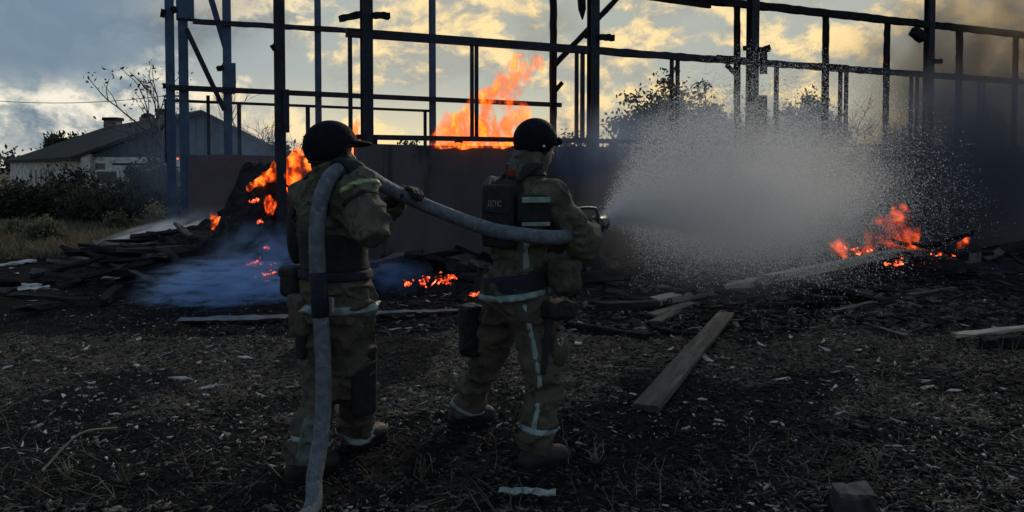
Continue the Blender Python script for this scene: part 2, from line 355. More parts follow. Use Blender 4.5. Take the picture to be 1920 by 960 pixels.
# signed distance fields meshed with surface nets (bodies, clothes, flames)
class SDF:
    def __init__(s, lo, hi, h):
        s.lo = np.asarray(lo, float); s.h = h
        n = np.ceil((np.asarray(hi)-s.lo)/h).astype(int)+1
        s.ax = [s.lo[i]+h*np.arange(n[i]) for i in range(3)]; s.d = np.full(n, 5., np.float32)
    def blk(s, lo, hi):
        sl = tuple(slice(max(0, int((lo[i]-s.lo[i])/s.h)), max(1, min(s.d.shape[i], int((hi[i]-s.lo[i])/s.h)+2))) for i in range(3))
        g = np.meshgrid(*[s.ax[i][sl[i]] for i in range(3)], indexing='ij', sparse=True); return sl, g
    def put(s, sl, d, k, cut=False):
        a = s.d[sl]
        if a.size == 0: return
        if cut: s.d[sl] = np.maximum(a, -d); return
        if k <= 0: s.d[sl] = np.minimum(a, d); return
        h = np.clip(.5+.5*(d-a)/k, 0, 1); s.d[sl] = d+(a-d)*h-k*h*(1-h)
    def cap(s, a, b, ra, rb=None, k=.02, cut=False):
        a, b = np.asarray(a, float), np.asarray(b, float); rb = ra if rb is None else rb
        mg = max(ra, rb)+.07+k; sl, (x, y, z) = s.blk(np.minimum(a, b)-mg, np.maximum(a, b)+mg)
        ba = b-a; t = np.clip(((x-a[0])*ba[0]+(y-a[1])*ba[1]+(z-a[2])*ba[2])/max(ba@ba, 1e-9), 0, 1)
        d = np.sqrt((x-a[0]-ba[0]*t)**2+(y-a[1]-ba[1]*t)**2+(z-a[2]-ba[2]*t)**2)-(ra+(rb-ra)*t)
        s.put(sl, d, k, cut); return s
    def chain(s, pts, rad, k=.02):
        for i in range(len(pts)-1): s.cap(pts[i], pts[i+1], rad[i], rad[i+1], k)
        return s
    def loc(s, c, mg, B):
        sl, (x, y, z) = s.blk(c-mg, c+mg); x, y, z = x-c[0], y-c[1], z-c[2]
        return sl, [x*B[i][0]+y*B[i][1]+z*B[i][2] for i in range(3)]
    def ell(s, c, r, B=np.eye(3), k=.02, cut=False):
        c = np.asarray(c, float); sl, q = s.loc(c, max(r)+.08, B)
        k0 = np.sqrt(sum((q[i]/r[i])**2 for i in range(3)))+1e-6; k1 = np.sqrt(sum((q[i]/r[i]**2)**2 for i in range(3)))+1e-6
        s.put(sl, k0*(k0-1)/k1, k, cut); return s
    def box(s, c, hh, B=np.eye(3), rad=.01, k=.0, cut=False):
        c = np.asarray(c, float); sl, q = s.loc(c, float(np.linalg.norm(hh))+.07, B)
        q = [np.abs(q[i])-(hh[i]-rad) for i in range(3)]
        d = np.sqrt(sum(np.maximum(v, 0)**2 for v in q))+np.minimum(np.maximum(np.maximum(q[0], q[1]), q[2]), 0)-rad
        s.put(sl, d, k, cut); return s
    def wrinkle(s, amp, f=(14, 14, 22), o=3, seed=0.):
        x, y, z = np.meshgrid(*s.ax, indexing='ij', sparse=True); m = np.abs(s.d) < .08
        I = np.nonzero(m); X, Y, Z = s.ax[0][I[0]], s.ax[1][I[1]], s.ax[2][I[2]]
        u = fbm(X*f[0]+seed, Y*f[1], Z*f[2]+2.2*vnoise(X*6, Y*6, Z*6+seed), o)-.47
        s.d[I] += (amp*2*u).astype(np.float32); return s
    def folds(s, amp, f=(8, 8, 19), seed=0.):
        m = np.abs(s.d) < .08; I = np.nonzero(m); X, Y, Z = s.ax[0][I[0]], s.ax[1][I[1]], s.ax[2][I[2]]
        w1 = vnoise(X*5+seed, Y*5, Z*5)*2.4; u = 1-np.abs(2*vnoise(X*f[0]+seed+w1, Y*f[1], Z*f[2]+w1*1.5)-1); u2 = 1-np.abs(2*vnoise(X*f[0]*1.9+seed, Y*f[1]*1.9+w1, Z*f[2]*1.7)-1)
        s.d[I] -= (amp*(u**3-.25)+amp*.25*(u2**3-.25)).astype(np.float32); return s
    def clip_half(s, p, n):      # keep the side n points away from
        x, y, z = np.meshgrid(*s.ax, indexing='ij', sparse=True)
        return s.maxw((x-p[0])*n[0]+(y-p[1])*n[1]+(z-p[2])*n[2])
    def maxw(s, d): s.d = np.maximum(s.d, d.astype(np.float32)); return s
    def copy(s, off=0.):
        c = SDF.__new__(SDF); c.lo, c.h, c.ax, c.d = s.lo, s.h, s.ax, s.d-off; return c
    def mesh(s, name, m, parent=None, origin=None):
        d = s.d; d = np.pad(d, 1, constant_values=5.); n = d.shape; sg = d < 0
        c = [sg[i:n[0]-1+i, j:n[1]-1+j, k:n[2]-1+k] for i in (0, 1) for j in (0, 1) for k in (0, 1)]
        cnt = sum(a.astype(np.int8) for a in c); act = (cnt > 0) & (cnt < 8)
        I = np.argwhere(act); idx = np.full(act.shape, -1, np.int32); idx[act] = np.arange(len(I))
        acc = np.zeros((len(I), 3)); num = np.zeros(len(I))
        cr = [(i, j, k) for i in (0, 1) for j in (0, 1) for k in (0, 1)]
        val = {q: d[I[:, 0]+q[0], I[:, 1]+q[1], I[:, 2]+q[2]] for q in cr}
        for a in cr:
            for ax in range(3):
                if a[ax]: continue
                b = list(a); b[ax] = 1; va, vb = val[a], val[tuple(b)]
                x = (va < 0) != (vb < 0); t = np.where(x, va/np.where(va-vb == 0, 1e-9, va-vb), 0)
                p = np.tile(np.array(a, float), (len(I), 1)); p[:, ax] = t
                acc[x] += p[x]; num[x] += 1
        V = s.lo + (I-1+acc/np.maximum(num, 1)[:, None])*s.h
        F = []
        for ax in range(3):
            sa = [slice(0, n[i]-1) for i in range(3)]; sb = list(sa); sb[ax] = slice(1, n[ax])
            e = np.argwhere(sg[tuple(sa)] != sg[tuple(sb)]); u, v = [(1, 2), (2, 0), (0, 1)][ax]
            e = e[(e[:, u] > 0) & (e[:, v] > 0)]
            def cell(du, dv): q = e.copy(); q[:, u] -= du; q[:, v] -= dv; return idx[q[:, 0], q[:, 1], q[:, 2]]
            q = np.stack([cell(1, 1), cell(0, 1), cell(0, 0), cell(1, 0)], 1)
            ins = sg[e[:, 0], e[:, 1], e[:, 2]]; q[~ins] = q[~ins][:, ::-1]; F.append(q)
        F = np.concatenate(F); F = F[(F >= 0).all(1)]
        return mesh_np(name, V, F, m, parent, True, origin=origin)

# ------------------------------------------------------------------ ground
def gz(x, y):
    x = np.asarray(x, float); y = np.asarray(y, float)
    z = (fbm(x*.8+40, y*.8+40, 0*x, 4)-.47)*.16 + (fbm(x*4+10, y*4+10, 0*x+3, 3)-.44)*.07
    far = np.clip((y-14)/22, 0, 1); z = z*np.clip(y/2, .3, 1) - .45*far*np.clip((3-x)/6, 0, 1)
    return z
def gz1(x, y): return float(gz(np.array([x]), np.array([y]))[0])
def axis(fine0, fine1, step, lo, hi, g=1.22):
    a = list(np.arange(fine0, fine1, step)); s_ = step
    while a[-1] < hi: s_ *= g; a.append(a[-1]+s_)
    s_ = step; b = []
    c = a[0]
    while c > lo: s_ *= g; c -= s_; b.append(c)
    return np.array(b[::-1]+a)
gx, gy = axis(-9, 11, .07, -900, 900), axis(2.2, 15, .07, -200, 1500)
GX, GY = np.meshgrid(gx, gy, indexing='ij'); V = np.stack([GX, GY, gz(GX, GY)], -1).reshape(-1, 3)
nx, ny = len(gx), len(gy); ii, jj = np.meshgrid(np.arange(nx-1), np.arange(ny-1), indexing='ij')
q = (ii*ny+jj).ravel(); F = np.stack([q, q+ny, q+ny+1, q+1], 1)
gob = tag(mesh_np('ground', V, F, M['ground'], smooth=True), kind='structure')
GROUND_XY = V[:, :2]

# ------------------------------------------------------------------ burnt shed
AX = np.array([.909, .417, 0.])
o0 = W(700, 400, FRONT); shed = empty('burnt_shed', (o0[0], o0[1], 0), 'burnt-out shed reduced to dark steel posts and beams over low walls', 'shed')
def onwall(px, c, z, py=200):
    p = W(px, py, c).copy(); p[2] = z; return p
def hprof(w_, d_, t):
    return [(-w_, -d_), (w_, -d_), (w_, -d_+t), (t/2, -d_+t), (t/2, d_-t), (w_, d_-t), (w_, d_), (-w_, d_), (-w_, d_-t), (-t/2, d_-t), (-t/2, -d_+t), (-w_, -d_+t)]
def post(px, c, wpx, top, name='post', m='steel', base=-.15, lean=0., off=0., wood=False, dup=True):
    p = onwall(px, c+off, base); D = p[1]; hw = wpx*D/FPX/2/1.26
    q = p.copy(); q[2] = top; q += AX*lean
    b = MB()
    if wood: b.prof(p, q, [(-hw, -hw), (hw, -hw), (hw, hw), (-hw, hw)], AX, seg=26, jit=hw*.16)
    else: b.prof(p, q, hprof(hw, hw, .02), AX, seg=1)
    return b.build(name, M[m], shed), p, q, hw
def bar(a, b, h, name, m='steel', wood=False, parent=None):
    a, b = np.asarray(a), np.asarray(b); mb = MB(); L = np.linalg.norm(b-a)
    prof = [(-h*.8, -h), (h*.8, -h), (h*.8, h), (-h*.8, h)]
    mb.prof(a, b, prof, np.cross(unit(b-a), (0, 0, 1)), seg=max(2, int(L/.16)) if wood else 1, jit=h*.14 if wood else 0)
    return mb.build(name, M[m], parent or shed)
zmid, zsill, ztop = 3.47, 1.955, 4.52
# front posts, with their stubs and brackets
pf = {}
for px, wp in ((525, 23), (688, 25), (1112, 22), (1410, 21), (1740, 17)):
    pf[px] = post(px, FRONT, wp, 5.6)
def bracket(par, px, py, dx, dy, h, c=FRONT-.02, m='char'):
    a = W(px, py, c); b = W(px+dx, py+dy, c); mb = MB(); mb.prof(a, b, [(-h, -h), (h, -h), (h, h), (-h, h)], (0, 0, 1), seg=5, jit=h*.2)
    return mb.build('bracket', M[m], par)
c0 = FRONT-.13
bracket(pf[688][0], 676, 27, -40, 9, .045, c0); bracket(pf[688][0], 700, 29, 31, 1, .045, c0)
bracket(pf[1112][0], 1124, 69, 25, 2, .05, c0); bracket(pf[1112][0], 1101, 66, -3, 0, .05, c0)
bracket(pf[1410][0], 1422, 92, 20, 2, .04, c0); bracket(pf[1410][0], 1431, 96, 1, 42, .05, c0); bracket(pf[1410][0], 1436, 92, 6, -3, .05, c0)
bracket(pf[1410][0], 1400, 90, -5, 0, .04, c0)
bracket(pf[1740][0], 1731, 72, -18, -14, .085, c0); bracket(pf[1740][0], 1750, 115, 15, 0, .045, c0)
bracket(pf[525][0], 515, 88, -6, 3, .04, c0)
# thickened lower part of the 1410 post, gusset on the 525 post
mb = MB(); p = onwall(1423, FRONT-.05, 2.45, 200); mb.box(p+AX*.02, (.09, .10, .40), X=AX, bev=.01); mb.build('gusset', M['steel'], pf[1410][0])
mb = MB(); p = onwall(535, FRONT-.04, 2.3, 180); mb.box(p, (.04, .09, .30), X=AX, bev=.01); mb.build('gusset', M['steel'], pf[525][0])
# front beams
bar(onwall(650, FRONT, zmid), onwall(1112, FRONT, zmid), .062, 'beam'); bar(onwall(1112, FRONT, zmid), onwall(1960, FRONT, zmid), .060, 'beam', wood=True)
bar(onwall(1190, FRONT, ztop), onwall(2000, FRONT, ztop+.02), .068, 'eaves_beam', 'char', wood=True)
a = W(1215, -4, FRONT-.1); b = W(1332, 12, FRONT-.1); bar(a, b, .035, 'eaves_plank', 'char', wood=True)
a = W(1345, 108, FRONT-.12); b = W(1425, 116, FRONT-.12); bar(a, b, .05, 'splice', 'char', wood=True)
a = W(1535, 120, FRONT-.1); b = W(1590, 124, FRONT-.1); bar(a, b, .02, 'loose_strip', 'char', wood=True)
a = W(1362, 122, FRONT+.05); b = W(1384, 144, FRONT+.1); bar(a, b, .035, 'knee_brace', 'char', wood=True)
bar(onwall(668, FRONT, zsill, 262), onwall(1960, FRONT, zsill, 262), .038, 'window_sill')
# mullions
for px, wp in ((885, 8), (893.5, 8), (1081, 8), (1092, 9), (1259, 8), (1270, 8), (1455, 9), (1575, 8), (1586, 8), (1708, 7), (1719, 7), (1835, 6), (1844, 6), (657, 9)):
    p = onwall(px, FRONT, zsill+.038); hw = wp*p[1]/FPX/2; q = p.copy(); q[2] = zmid-.06
    mb = MB(); mb.prof(p, q, [(-hw*.8, -hw*.6), (hw*.8, -hw*.6), (hw*.8, hw*.6), (-hw*.8, hw*.6)], AX, seg=1); mb.build('mullion', M['steel'], shed)
# charred studs hung from the eaves beam
for px, wp, le in ((1384, 11, .05), (1548, 11, .03), (1661, 10, .0), (1799, 11, .05), (1902, 9, 0.)):
    post(px, FRONT, wp, ztop+.0, 'stud', 'char', 1.2, -le, .03, True)
post(1037, FRONT, 13, 5.5, 'stud', 'char', 1.2, 0, 1.6, True)
a = W(1040, 122, FRONT+1.3); b = W(1175, -22, FRONT+1.3); bar(a, b, .045, 'brace', 'char', wood=True)
a = W(1040, 172, FRONT+1.5); b = W(1054, 155, FRONT+1.5); bar(a, b, .035, 'brace', 'char', wood=True)
mb = MB(); a = W(1089, -12, FRONT-.25); b = W(1092, 37, FRONT-.25)
mb.tube([a, a+(b-a)*.6, b], [.075, .07, .012], 5, flat=.5); mb.build('hanging_board', M['char'], shed)
# back row: posts, rails and low wall
pb = {}
for px, wp, m in ((320, 20, 'back_steel'), (345, 21, 'back_steel'), (427, 18, 'back_steel'), (597, 13, 'back_steel'), (811, 13, 'back_steel')):
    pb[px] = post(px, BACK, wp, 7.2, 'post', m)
bk = BACK-.16
bracket(pb[320][0], 310, 26, -9, -3, .07, bk); bracket(pb[320][0], 322, 20, 10, -3, .06, bk); bracket(pb[320][0], 310, 161, -5, 0, .05, bk)
bracket(pb[427][0], 418, 126, -12, 4, .05, bk); mb = MB(); p = onwall(347, BACK-.05, 5.05, 20); mb.box(p, (.16, .13, .65), X=AX, bev=.01); mb.build('gusset', M['back_steel'], pb[345][0])
mb = MB(); p = onwall(430, BACK-.02, 3.3, 200); mb.box(p, (.12, .14, .3), X=AX, bev=.01); mb.build('gusset', M['back_steel'], pb[427][0])
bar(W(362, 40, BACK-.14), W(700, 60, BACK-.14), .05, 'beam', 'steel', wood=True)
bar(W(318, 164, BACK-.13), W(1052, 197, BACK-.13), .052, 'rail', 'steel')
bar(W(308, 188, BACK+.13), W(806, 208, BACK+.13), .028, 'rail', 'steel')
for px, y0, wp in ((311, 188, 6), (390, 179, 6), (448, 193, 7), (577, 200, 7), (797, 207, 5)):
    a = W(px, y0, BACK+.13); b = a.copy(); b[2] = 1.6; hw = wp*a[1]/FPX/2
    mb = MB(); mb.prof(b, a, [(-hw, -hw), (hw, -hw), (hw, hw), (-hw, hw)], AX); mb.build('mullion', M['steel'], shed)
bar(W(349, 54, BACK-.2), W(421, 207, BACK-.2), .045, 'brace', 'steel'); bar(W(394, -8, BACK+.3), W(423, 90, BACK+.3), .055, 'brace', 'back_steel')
def lowwall(px0, px1, c, z, th, m, name='low_wall'):
    a, b = onwall(px0, c, 0, 330), onwall(px1, c, 0, 330); n = NW*th/2; mb = MB(); N = 40; V = []; F = []
    for i in range(N+1):
        p = a+(b-a)*i/N; dz = (float(fbm(np.array([i*.7]), np.array([2.]), np.array([c])))-.47)*.075
        for s_, zz in ((-1, -.3), (1, -.3), (1, z+dz), (-1, z+dz)): V.append(p+n*s_+np.array([0, 0, zz]))
    for i in range(N):
        for k in range(4): F.append((i*4+k, i*4+(k+1) % 4, i*4+4+(k+1) % 4, i*4+4+k))
    F += [(3, 2, 1, 0), tuple(N*4+k for k in range(4))]
    return mb.add(V, F).build(name, M[m], shed)
lowwall(667, 2050, FRONT, 1.845, .26, 'wall'); 
for px in (700, 860, 1000, 1150, 1300, 1500, 1700, 1880):            # packing blocks that carry the sill on the wall
    p = onwall(px, FRONT, 1.885, 270); mb = MB(); mb.box(p, (.05, .05, .036), X=AX); mb.build('packer', M['char'], shed)
lowwall(352, 1100, BACK, 1.76, .26, 'pinkwall')

# ------------------------------------------------------------------ farmhouse on the left
D0 = 34.0; gl, gr, ga = P(160, 298, D0), P(548, 290, D0-1.), P(385, 213, D0-.5)
hv = np.array([-14.0, 16.5, 0.]); ev = (gl[2]+gr[2])/2; gl[2] = gr[2] = ev
house = empty('farmhouse', ((gl[0]+gr[0])/2, (gl[1]+gr[1])/2, -.5), 'long low whitewashed farmhouse with dark slate roof and three chimneys', 'house')
apx = ga.copy(); bl, br = gl+hv, gr+hv; zb = -.9
def low(p, z=zb): q = p.copy(); q[2] = z; return q
mb = MB(); mb.add([low(gl), low(bl), bl, gl], [(0, 1, 2, 3)]); mb.add([low(gr), low(br), br, gr], [(3, 2, 1, 0)]); mb.add([low(bl), low(br), br, bl], [(0, 1, 2, 3)])
mb.add([low(gl), low(gr), gr, gl], [(3, 2, 1, 0)]); wallo = mb.build('wall', M['white'], house)
gd = unit(gr-gl); gn = np.cross(gd, (0, 0, 1)); gn = gn*np.sign(-gn[1])            # gable faces the camera
mb = MB(); mb.add([gl+gn*.02, gr+gn*.02, apx+gn*.02], [(0, 1, 2)]); gab = mb.build('gable', M['gable'], house)
for i in range(1, 21):                                                     # vertical boards of the gable
    f = i/21; x0 = gl+(gr-gl)*f; fa = (apx-gl)@gd/np.linalg.norm(gr-gl); hgt = (apx[2]-ev)*(f/fa if f < fa else (1-f)/(1-fa))
    mb = MB(); mb.box(x0+gn*.05+np.array([0, 0, hgt*.5]), (.17, .02, max(.05, hgt*.5-.1)), X=gd); mb.build('board', M['gable'], gab)
ri = apx+hv*.80-np.array([0, 0, .0]); e_ = .45; dn = unit(gl-apx); dn2 = unit(gr-apx)
A, B_, C_ = apx+gn*.35, gl+dn*e_+gn*.35, gr+dn2*e_+gn*.35
fl_, fr_ = bl+dn*e_-gn*.1, br+dn2*e_-gn*.1; up = np.array([0, 0, .14])
rV = [A, B_, fl_, ri, C_, fr_]; rF = [(0, 1, 2, 3), (3, 5, 4, 0), (3, 2, 5)]
mb = MB(); mb.add([v+up for v in rV], rF); mb.add(rV, [f[::-1] for f in rF])
mb.add([A, A+up, B_+up, B_, C_, C_+up, fl_, fl_+up], [(0, 1, 2, 3), (1, 0, 4, 5), (3, 2, 7, 6)])
roof = mb.build('roof', M['roof'], house)
def chimney(px, py0, py1, wpx, D, m='white', round_=False):
    a, b = P(px, py1+10, D), P(px, py0, D); hw = wpx*D/FPX/2; mb = MB()
    mb.box((a+b)/2, (hw*.86, hw*.86, (b[2]-a[2])/2), bev=.02); ch = mb.build('chimney', M[m], roof)
    mb = MB()
    if round_: mb.tube([b-np.array([0, 0, .02]), b+np.array([0, 0, .12]), b+np.array([0, 0, .22])], [hw, hw*.9, hw*.4], 10)
    else: mb.box(b-np.array([0, 0, .08]), (hw*1.02, hw*1.02, .09), bev=.02)
    # the cap is joined to its chimney stack
    mb.build('chimney_cap', M['char'], house)
chimney(212, 221, 240, 27, 45, 'brick'); chimney(277, 220, 232, 25, 41, 'brick', True); chimney(304, 205, 228, 19, 39, 'brick')
# side windows (five dark lights) and the gable-end window
sw = unit(bl-gl); sn = np.cross((0, 0, 1), sw); sn = sn*np.sign(-sn[1])
def onside(px, z):
    r = ray(px, 320); o = np.array([0, 0, CAMZ]); t = ((gl-o)@sn)/(r@sn); p = o+r*t; p[2] = z; return p
for i in range(5):
    p = onside(60+9.5*i, 1.05); mb = MB(); mb.box(p+sn*.03, (.42, .03, .46), X=sw); wn_ = mb.build('window', M['white'], house)
    mb = MB(); mb.box(p+sn*.055, (.27, .02, .38), X=sw); mb.build('pane', M['pane'], wn_)
p = P(203, 333, D0-.1); mb = MB(); mb.box(p+gn*.05, (.55, .04, .35), X=gd); wn_ = mb.build('window', M['white'], house)
mb = MB(); mb.box(p+gn*.085, (.45, .02, .27), X=gd); mb.build('pane', M['pane'], wn_)
mb = MB(); mb.box(P(166, 325, D0-.1)+gn*.09, (.22, .09, .85), X=gd); mb.build('pilaster', M['white'], house)
mb = MB(); mb.box(P(270, 308, D0-.4)+gn*.5, (.85, .45, .05), X=gd); mb.build('canopy', M['roof'], house)
for px in (190, 215, 235):
    mb = MB(); mb.box(P(px, 314, D0)+gn*.07, (.22, .012, .18), X=gd, jit=.03); mb.build('exposed_brick', M['brick'], house)

# power line across the left sky
for px, nm, lb in ((-110, 'utility_pole', 'wooden utility pole carrying the wire beyond the house, leftmost'), (321, 'utility_pole', 'wooden utility pole behind the burnt shed corner')):
    t = P(px, 180, 48); mb = MB(); mb.tube([low(t, -1), t+np.array([0, 0, .3])], [.11, .08], 8); up_ = mb.build(nm, M['bark'], None, True); tag(up_, lb, 'pole')
    mb = MB(); mb.box(t, (.5, .05, .05)); mb.build('crossarm', M['bark'], up_)
a, b = P(-110, 178, 48), P(321, 178, 48)
mb = MB(); mb.tube([a+(b-a)*f-np.array([0, 0, .5*4*f*(1-f)]) for f in np.linspace(0, 1, 14)], .022, 5); tag(mb.build('power_line', M['wire']), 'thin dark wire strung across the left sky', 'wire')

# ------------------------------------------------------------------ vegetation
def leaves_np(C, n_per, spread, size, seed, flatz=1.):
    r = np.random.default_rng(seed); C = np.repeat(np.asarray(C), n_per, 0)
    c = C + r.normal(0, spread, C.shape)*np.array([1, 1, flatz]); n = len(c)
    u = r.normal(size=(n, 3)); u /= np.linalg.norm(u, axis=1)[:, None]; v = np.cross(u, r.normal(size=(n, 3))); v /= np.linalg.norm(v, axis=1)[:, None]
    s = size*r.uniform(.6, 1.4, (n, 1)); V = np.stack([c-u*s, c+v*s*.45, c+u*s, c-v*s*.45], 1).reshape(-1, 3)
    return V, np.arange(4*n).reshape(-1, 4)
def branches(base, d0, L, rad, depth, r, mb, tips, spread=.6, ratio=.72, up=.15, nb=(2, 3)):
    pts = [base]; d = unit(d0); p = base; rs = [rad]
    for i in range(4):
        d = unit(d+r.normal(0, .13, 3)+np.array([0, 0, up*.25])); p = p+d*L/4; pts.append(p); rs.append(rad*(1-.11*(i+1)))
    mb.tube(pts, rs, 6 if depth > 2 else 4)
    if depth == 0: tips.append(p); tips.append(pts[2]); return
    for k in range(r.integers(nb[0], nb[1]+1)):
        q = pts[r.integers(2, 5)]; nd = unit(d+r.normal(0, spread, 3)+np.array([0, 0, up]))
        branches(q, nd, L*ratio*r.uniform(.75, 1.15), rad*.58, depth-1, r, mb, tips, spread, ratio, up, nb)
    branches(p, d, L*ratio, rad*.6, depth-1, r, mb, tips, spread, ratio, up, nb)
def tree(name, base, h, seed, label, cat='tree', depth=4, leaf=0, lsize=.1, lspread=.25, m='leaf', d0=(0, 0, 1), rad=None, group=None, spread=.6, up=.15, stems=1, sparse=.0):
    r = np.random.default_rng(seed); base = np.asarray(base, float); rt = empty(name, base, label, cat, group)
    mb = MB(); tips = []
    for s_ in range(stems):
        dd = unit(np.asarray(d0)+(r.normal(0, .45, 3)*np.array([1, 1, .2]) if stems > 1 else 0))
        branches(base-np.array([0, 0, .15])+(r.normal(0, .15, 3)*np.array([1, 1, 0]) if stems > 1 else 0), dd, h*.36, rad or h*.022, depth, r, mb, tips, spread, .72, up)
    mb.build('trunk', M['bark'], rt, True)
    if leaf:
        T = np.array(tips)
        if sparse: T = T[r.random(len(T)) > sparse]
        V, F = leaves_np(T, leaf, lspread, lsize, seed+1); mesh_np('crown', V, F, M[m], rt)
    return rt
def gp(px, D, dz=0.):
    p = P(px, 300, D); p[2] = gz1(p[0], p[1])+dz; return p
def shrub(px, D, wid, hgt, seed, label, n=420, m='leaf', lsize=.07, group=None, name='bush', cat='bush', dep=None):
    """leafy bush: many stems, and leaf clumps spread unevenly through the volume"""
    r = np.random.default_rng(seed); b = gp(px, D); rt = empty(name, b, label, cat, group); mb = MB(); C = []
    for i in range(int(13+wid*14)):
        e = b+np.array([r.normal(0, wid*.33), r.normal(0, (dep or wid)*.28), hgt*r.uniform(.45, .97)]); dx = abs(e[0]-b[0])/wid; e[2] = b[2]+(e[2]-b[2])*max(.35, 1-dx*dx*1.2)
        s_ = b+(e-b)*np.array([.45, .45, 0]); mid = (s_+e)/2+r.normal(0, .08*wid, 3)*np.array([1, 1, .2])
        mb.tube([s_-np.array([0, 0, .1]), mid, e], [.022*hgt**.5, .014, .005], 4)
        for k in range(7):
            f = r.uniform(.15, 1.05); C.append(s_+(e-s_)*f+r.normal(0, .11*wid, 3)*np.array([1, 1, .7]))
    mb.build('stem', M['bark'], rt)
    C = np.array(C); C[:, 2] = np.maximum(C[:, 2], b[2]+.08); V, F = leaves_np(C, max(4, int(n/len(C)*6)), .085*wid**.5*max(1, hgt/2)**.4, lsize, seed+5)
    V[:, 2] = np.maximum(V[:, 2], b[2]-.02); mesh_np('foliage', V, F, M[m], rt); return rt

tree('bare_tree', gp(352, 25), 6.7, 11, 'nearly bare tree leaning left past the left shed posts', depth=3, leaf=6, lsize=.07, lspread=.13, d0=(-.36, 0, 1.), sparse=.35, rad=.085)
tree('bare_tree', gp(478, 24), 4.7, 22, 'bare thin tree behind the blue gable, between two dark posts', depth=4, d0=(.1, 0, 1), rad=.06)
tree('bare_tree', gp(545, 26), 3.9, 28, 'small bare arching tree just right of the tall front post', depth=4, d0=(-.1, 0, 1), rad=.05, spread=.75)
tree('bare_tree', gp(462, 27), 3.0, 35, 'low bare sapling behind the gable slope', depth=4, d0=(.3, 0, 1), rad=.045, spread=.8)
tree('bare_tree', gp(1622, 27), 4.0, 41, 'bare twiggy tree beyond the window band on the right', depth=5, rad=.07, spread=.75)
tree('leafy_tree', gp(138, 62), 5.2, 53, 'small dark leafy tree standing behind the farmhouse roof', depth=3, leaf=10, lsize=.19, lspread=.26, stems=3, rad=.10, spread=.38)
shrub(1258, 27, 3.6, 4.2, 101, 'big rounded bush behind the shed, left of the middle post', 9000, 'leaf2', .085)
shrub(1345, 28, 2.6, 3.8, 62, 'dense bush touching the post behind the spray', 6000, 'leaf2', .085)
shrub(1492, 27, 2.3, 3.95, 103, 'tall bush with a loose crown right of the middle post', 6000, 'leaf2', .085)
shrub(1180, 28, 1.6, 2.6, 64, 'low bush at the left foot of the big rounded bush', 900, 'leaf2', .085)
shrub(775, 30, 1.5, 3.0, 65, 'dark smoky bush seen through the window left of the tall flame', 900, 'leaf2', .09)
shrub(1065, 55, 4.2, 3.6, 66, 'distant dark shrubs behind the hooded double mullion', 1300, 'leaf', .16)
hb = [(8, 25.5, 2.0, 1.25), (60, 24.5, 1.9, 1.2), (112, 25.0, 1.7, 1.35), (140, 28, 1.5, 1.9), (165, 23.5, 1.6, .95), (205, 23.0, 1.6, 1.15), (250, 22.3, 1.5, 1.45), (285, 21.5, 1.2, 2.0), (308, 20.8, .8, 1.9), (268, 26, 1.1, 1.9), (305, 27, 1.1, 2.5), (-30, 24, 2, 1.2)]
hl = ['dark bush at the far left edge in front of the house', 'dark bush below the dark side windows', 'dark bush left of the white pilaster', 'climbing greenery against the house corner', 'low dark bush in front of the gable window', 'dark bush below the whitewashed gable wall', 'rounded bush left of the tangled shrubs by the posts', 'tall tangled shrub beside the left shed posts', 'thin shrub at the foot of the left shed post', 'tall greenery covering the gable wall', 'tallest greenery reaching up the gable near the posts', 'bush cut by the left picture edge']
for i, (px, D, wd, hg) in enumerate(hb): shrub(px, D, wd, hg, 70+i, hl[i], 800, 'leaf', .075)
for i, (px, D, hg, lb) in enumerate(((78, 15.2, .55, 'small weedy clump in the dry grass at the left'), (30, 17, .4, 'low weed tuft at the far left of the field'), (290, 18.5, .8, 'weedy shrub at the edge of the field near the white smoke'), (215, 19.5, .5, 'low weed clump in the middle of the field'))):
    shrub(px, D, .5, hg, 95+i, lb, 340, 'greengrass', .045, name='weed', cat='weed')
def treeline(): 
    C = []
    for x in np.arange(-190, 190, 1.6):
        y = 150+20*math.sin(x*.05)+rng.uniform(-6, 6); hh = 3.2+2.2*float(fbm(np.array([x*.07]), np.array([1.]), np.array([1.])))+rng.uniform(-.6, .6)
        for k in range(5): C.append((x+rng.normal(0, 1.), y+rng.normal(0, 2), hh*rng.uniform(.1, 1)))
    V, F = leaves_np(C, 22, .75, .5, 123); tag(mesh_np('treeline', V, F, M['leaf2']), kind='stuff')
treeline()

# grass, straw and litter (nobody could count it)
def blades(name, X, Y, hmin, hmax, wid, m, flat=0., seed=1, lab=None, mi=None):
    r = np.random.default_rng(seed); n = len(X); Z = gz(X, Y)
    L = r.uniform(hmin, hmax, n); az_ = r.uniform(0, 2*math.pi, n); tl = np.clip(flat+r.normal(0, .28, n), 0, 1.5)
    d = np.stack([np.cos(az_)*np.sin(tl), np.sin(az_)*np.sin(tl), np.cos(tl)], 1)
    s_ = np.stack([-np.sin(az_), np.cos(az_), 0*az_], 1)*(wid*r.uniform(.6, 1.5, n))[:, None]
    a = np.stack([X, Y, Z-.005], 1); droop = np.stack([0*X, 0*X, -L*.16*np.sin(tl)], 1)
    mid = a+d*(L*.5)[:, None]+r.normal(0, .06, (n, 3))*L[:, None]; tip = a+d*L[:, None]+droop+r.normal(0, .1, (n, 3))*L[:, None]
    fz = np.maximum(tip[:, 2], Z+.004); tip[:, 2] = fz; mid[:, 2] = np.maximum(mid[:, 2], Z+.008)
    V = np.stack([a-s_, a+s_, mid-s_*.8, mid+s_*.8, tip-s_*.25, tip+s_*.25], 1).reshape(-1, 3)
    b = np.arange(n)[:, None]*6; F = np.concatenate([b+np.array([0, 1, 3, 2]), b+np.array([2, 3, 5, 4])])
    mis = None if mi is None else np.tile(r.integers(0, mi, n), 2)
    return tag(mesh_np(name, V, F, m, mi=mis), kind='stuff')
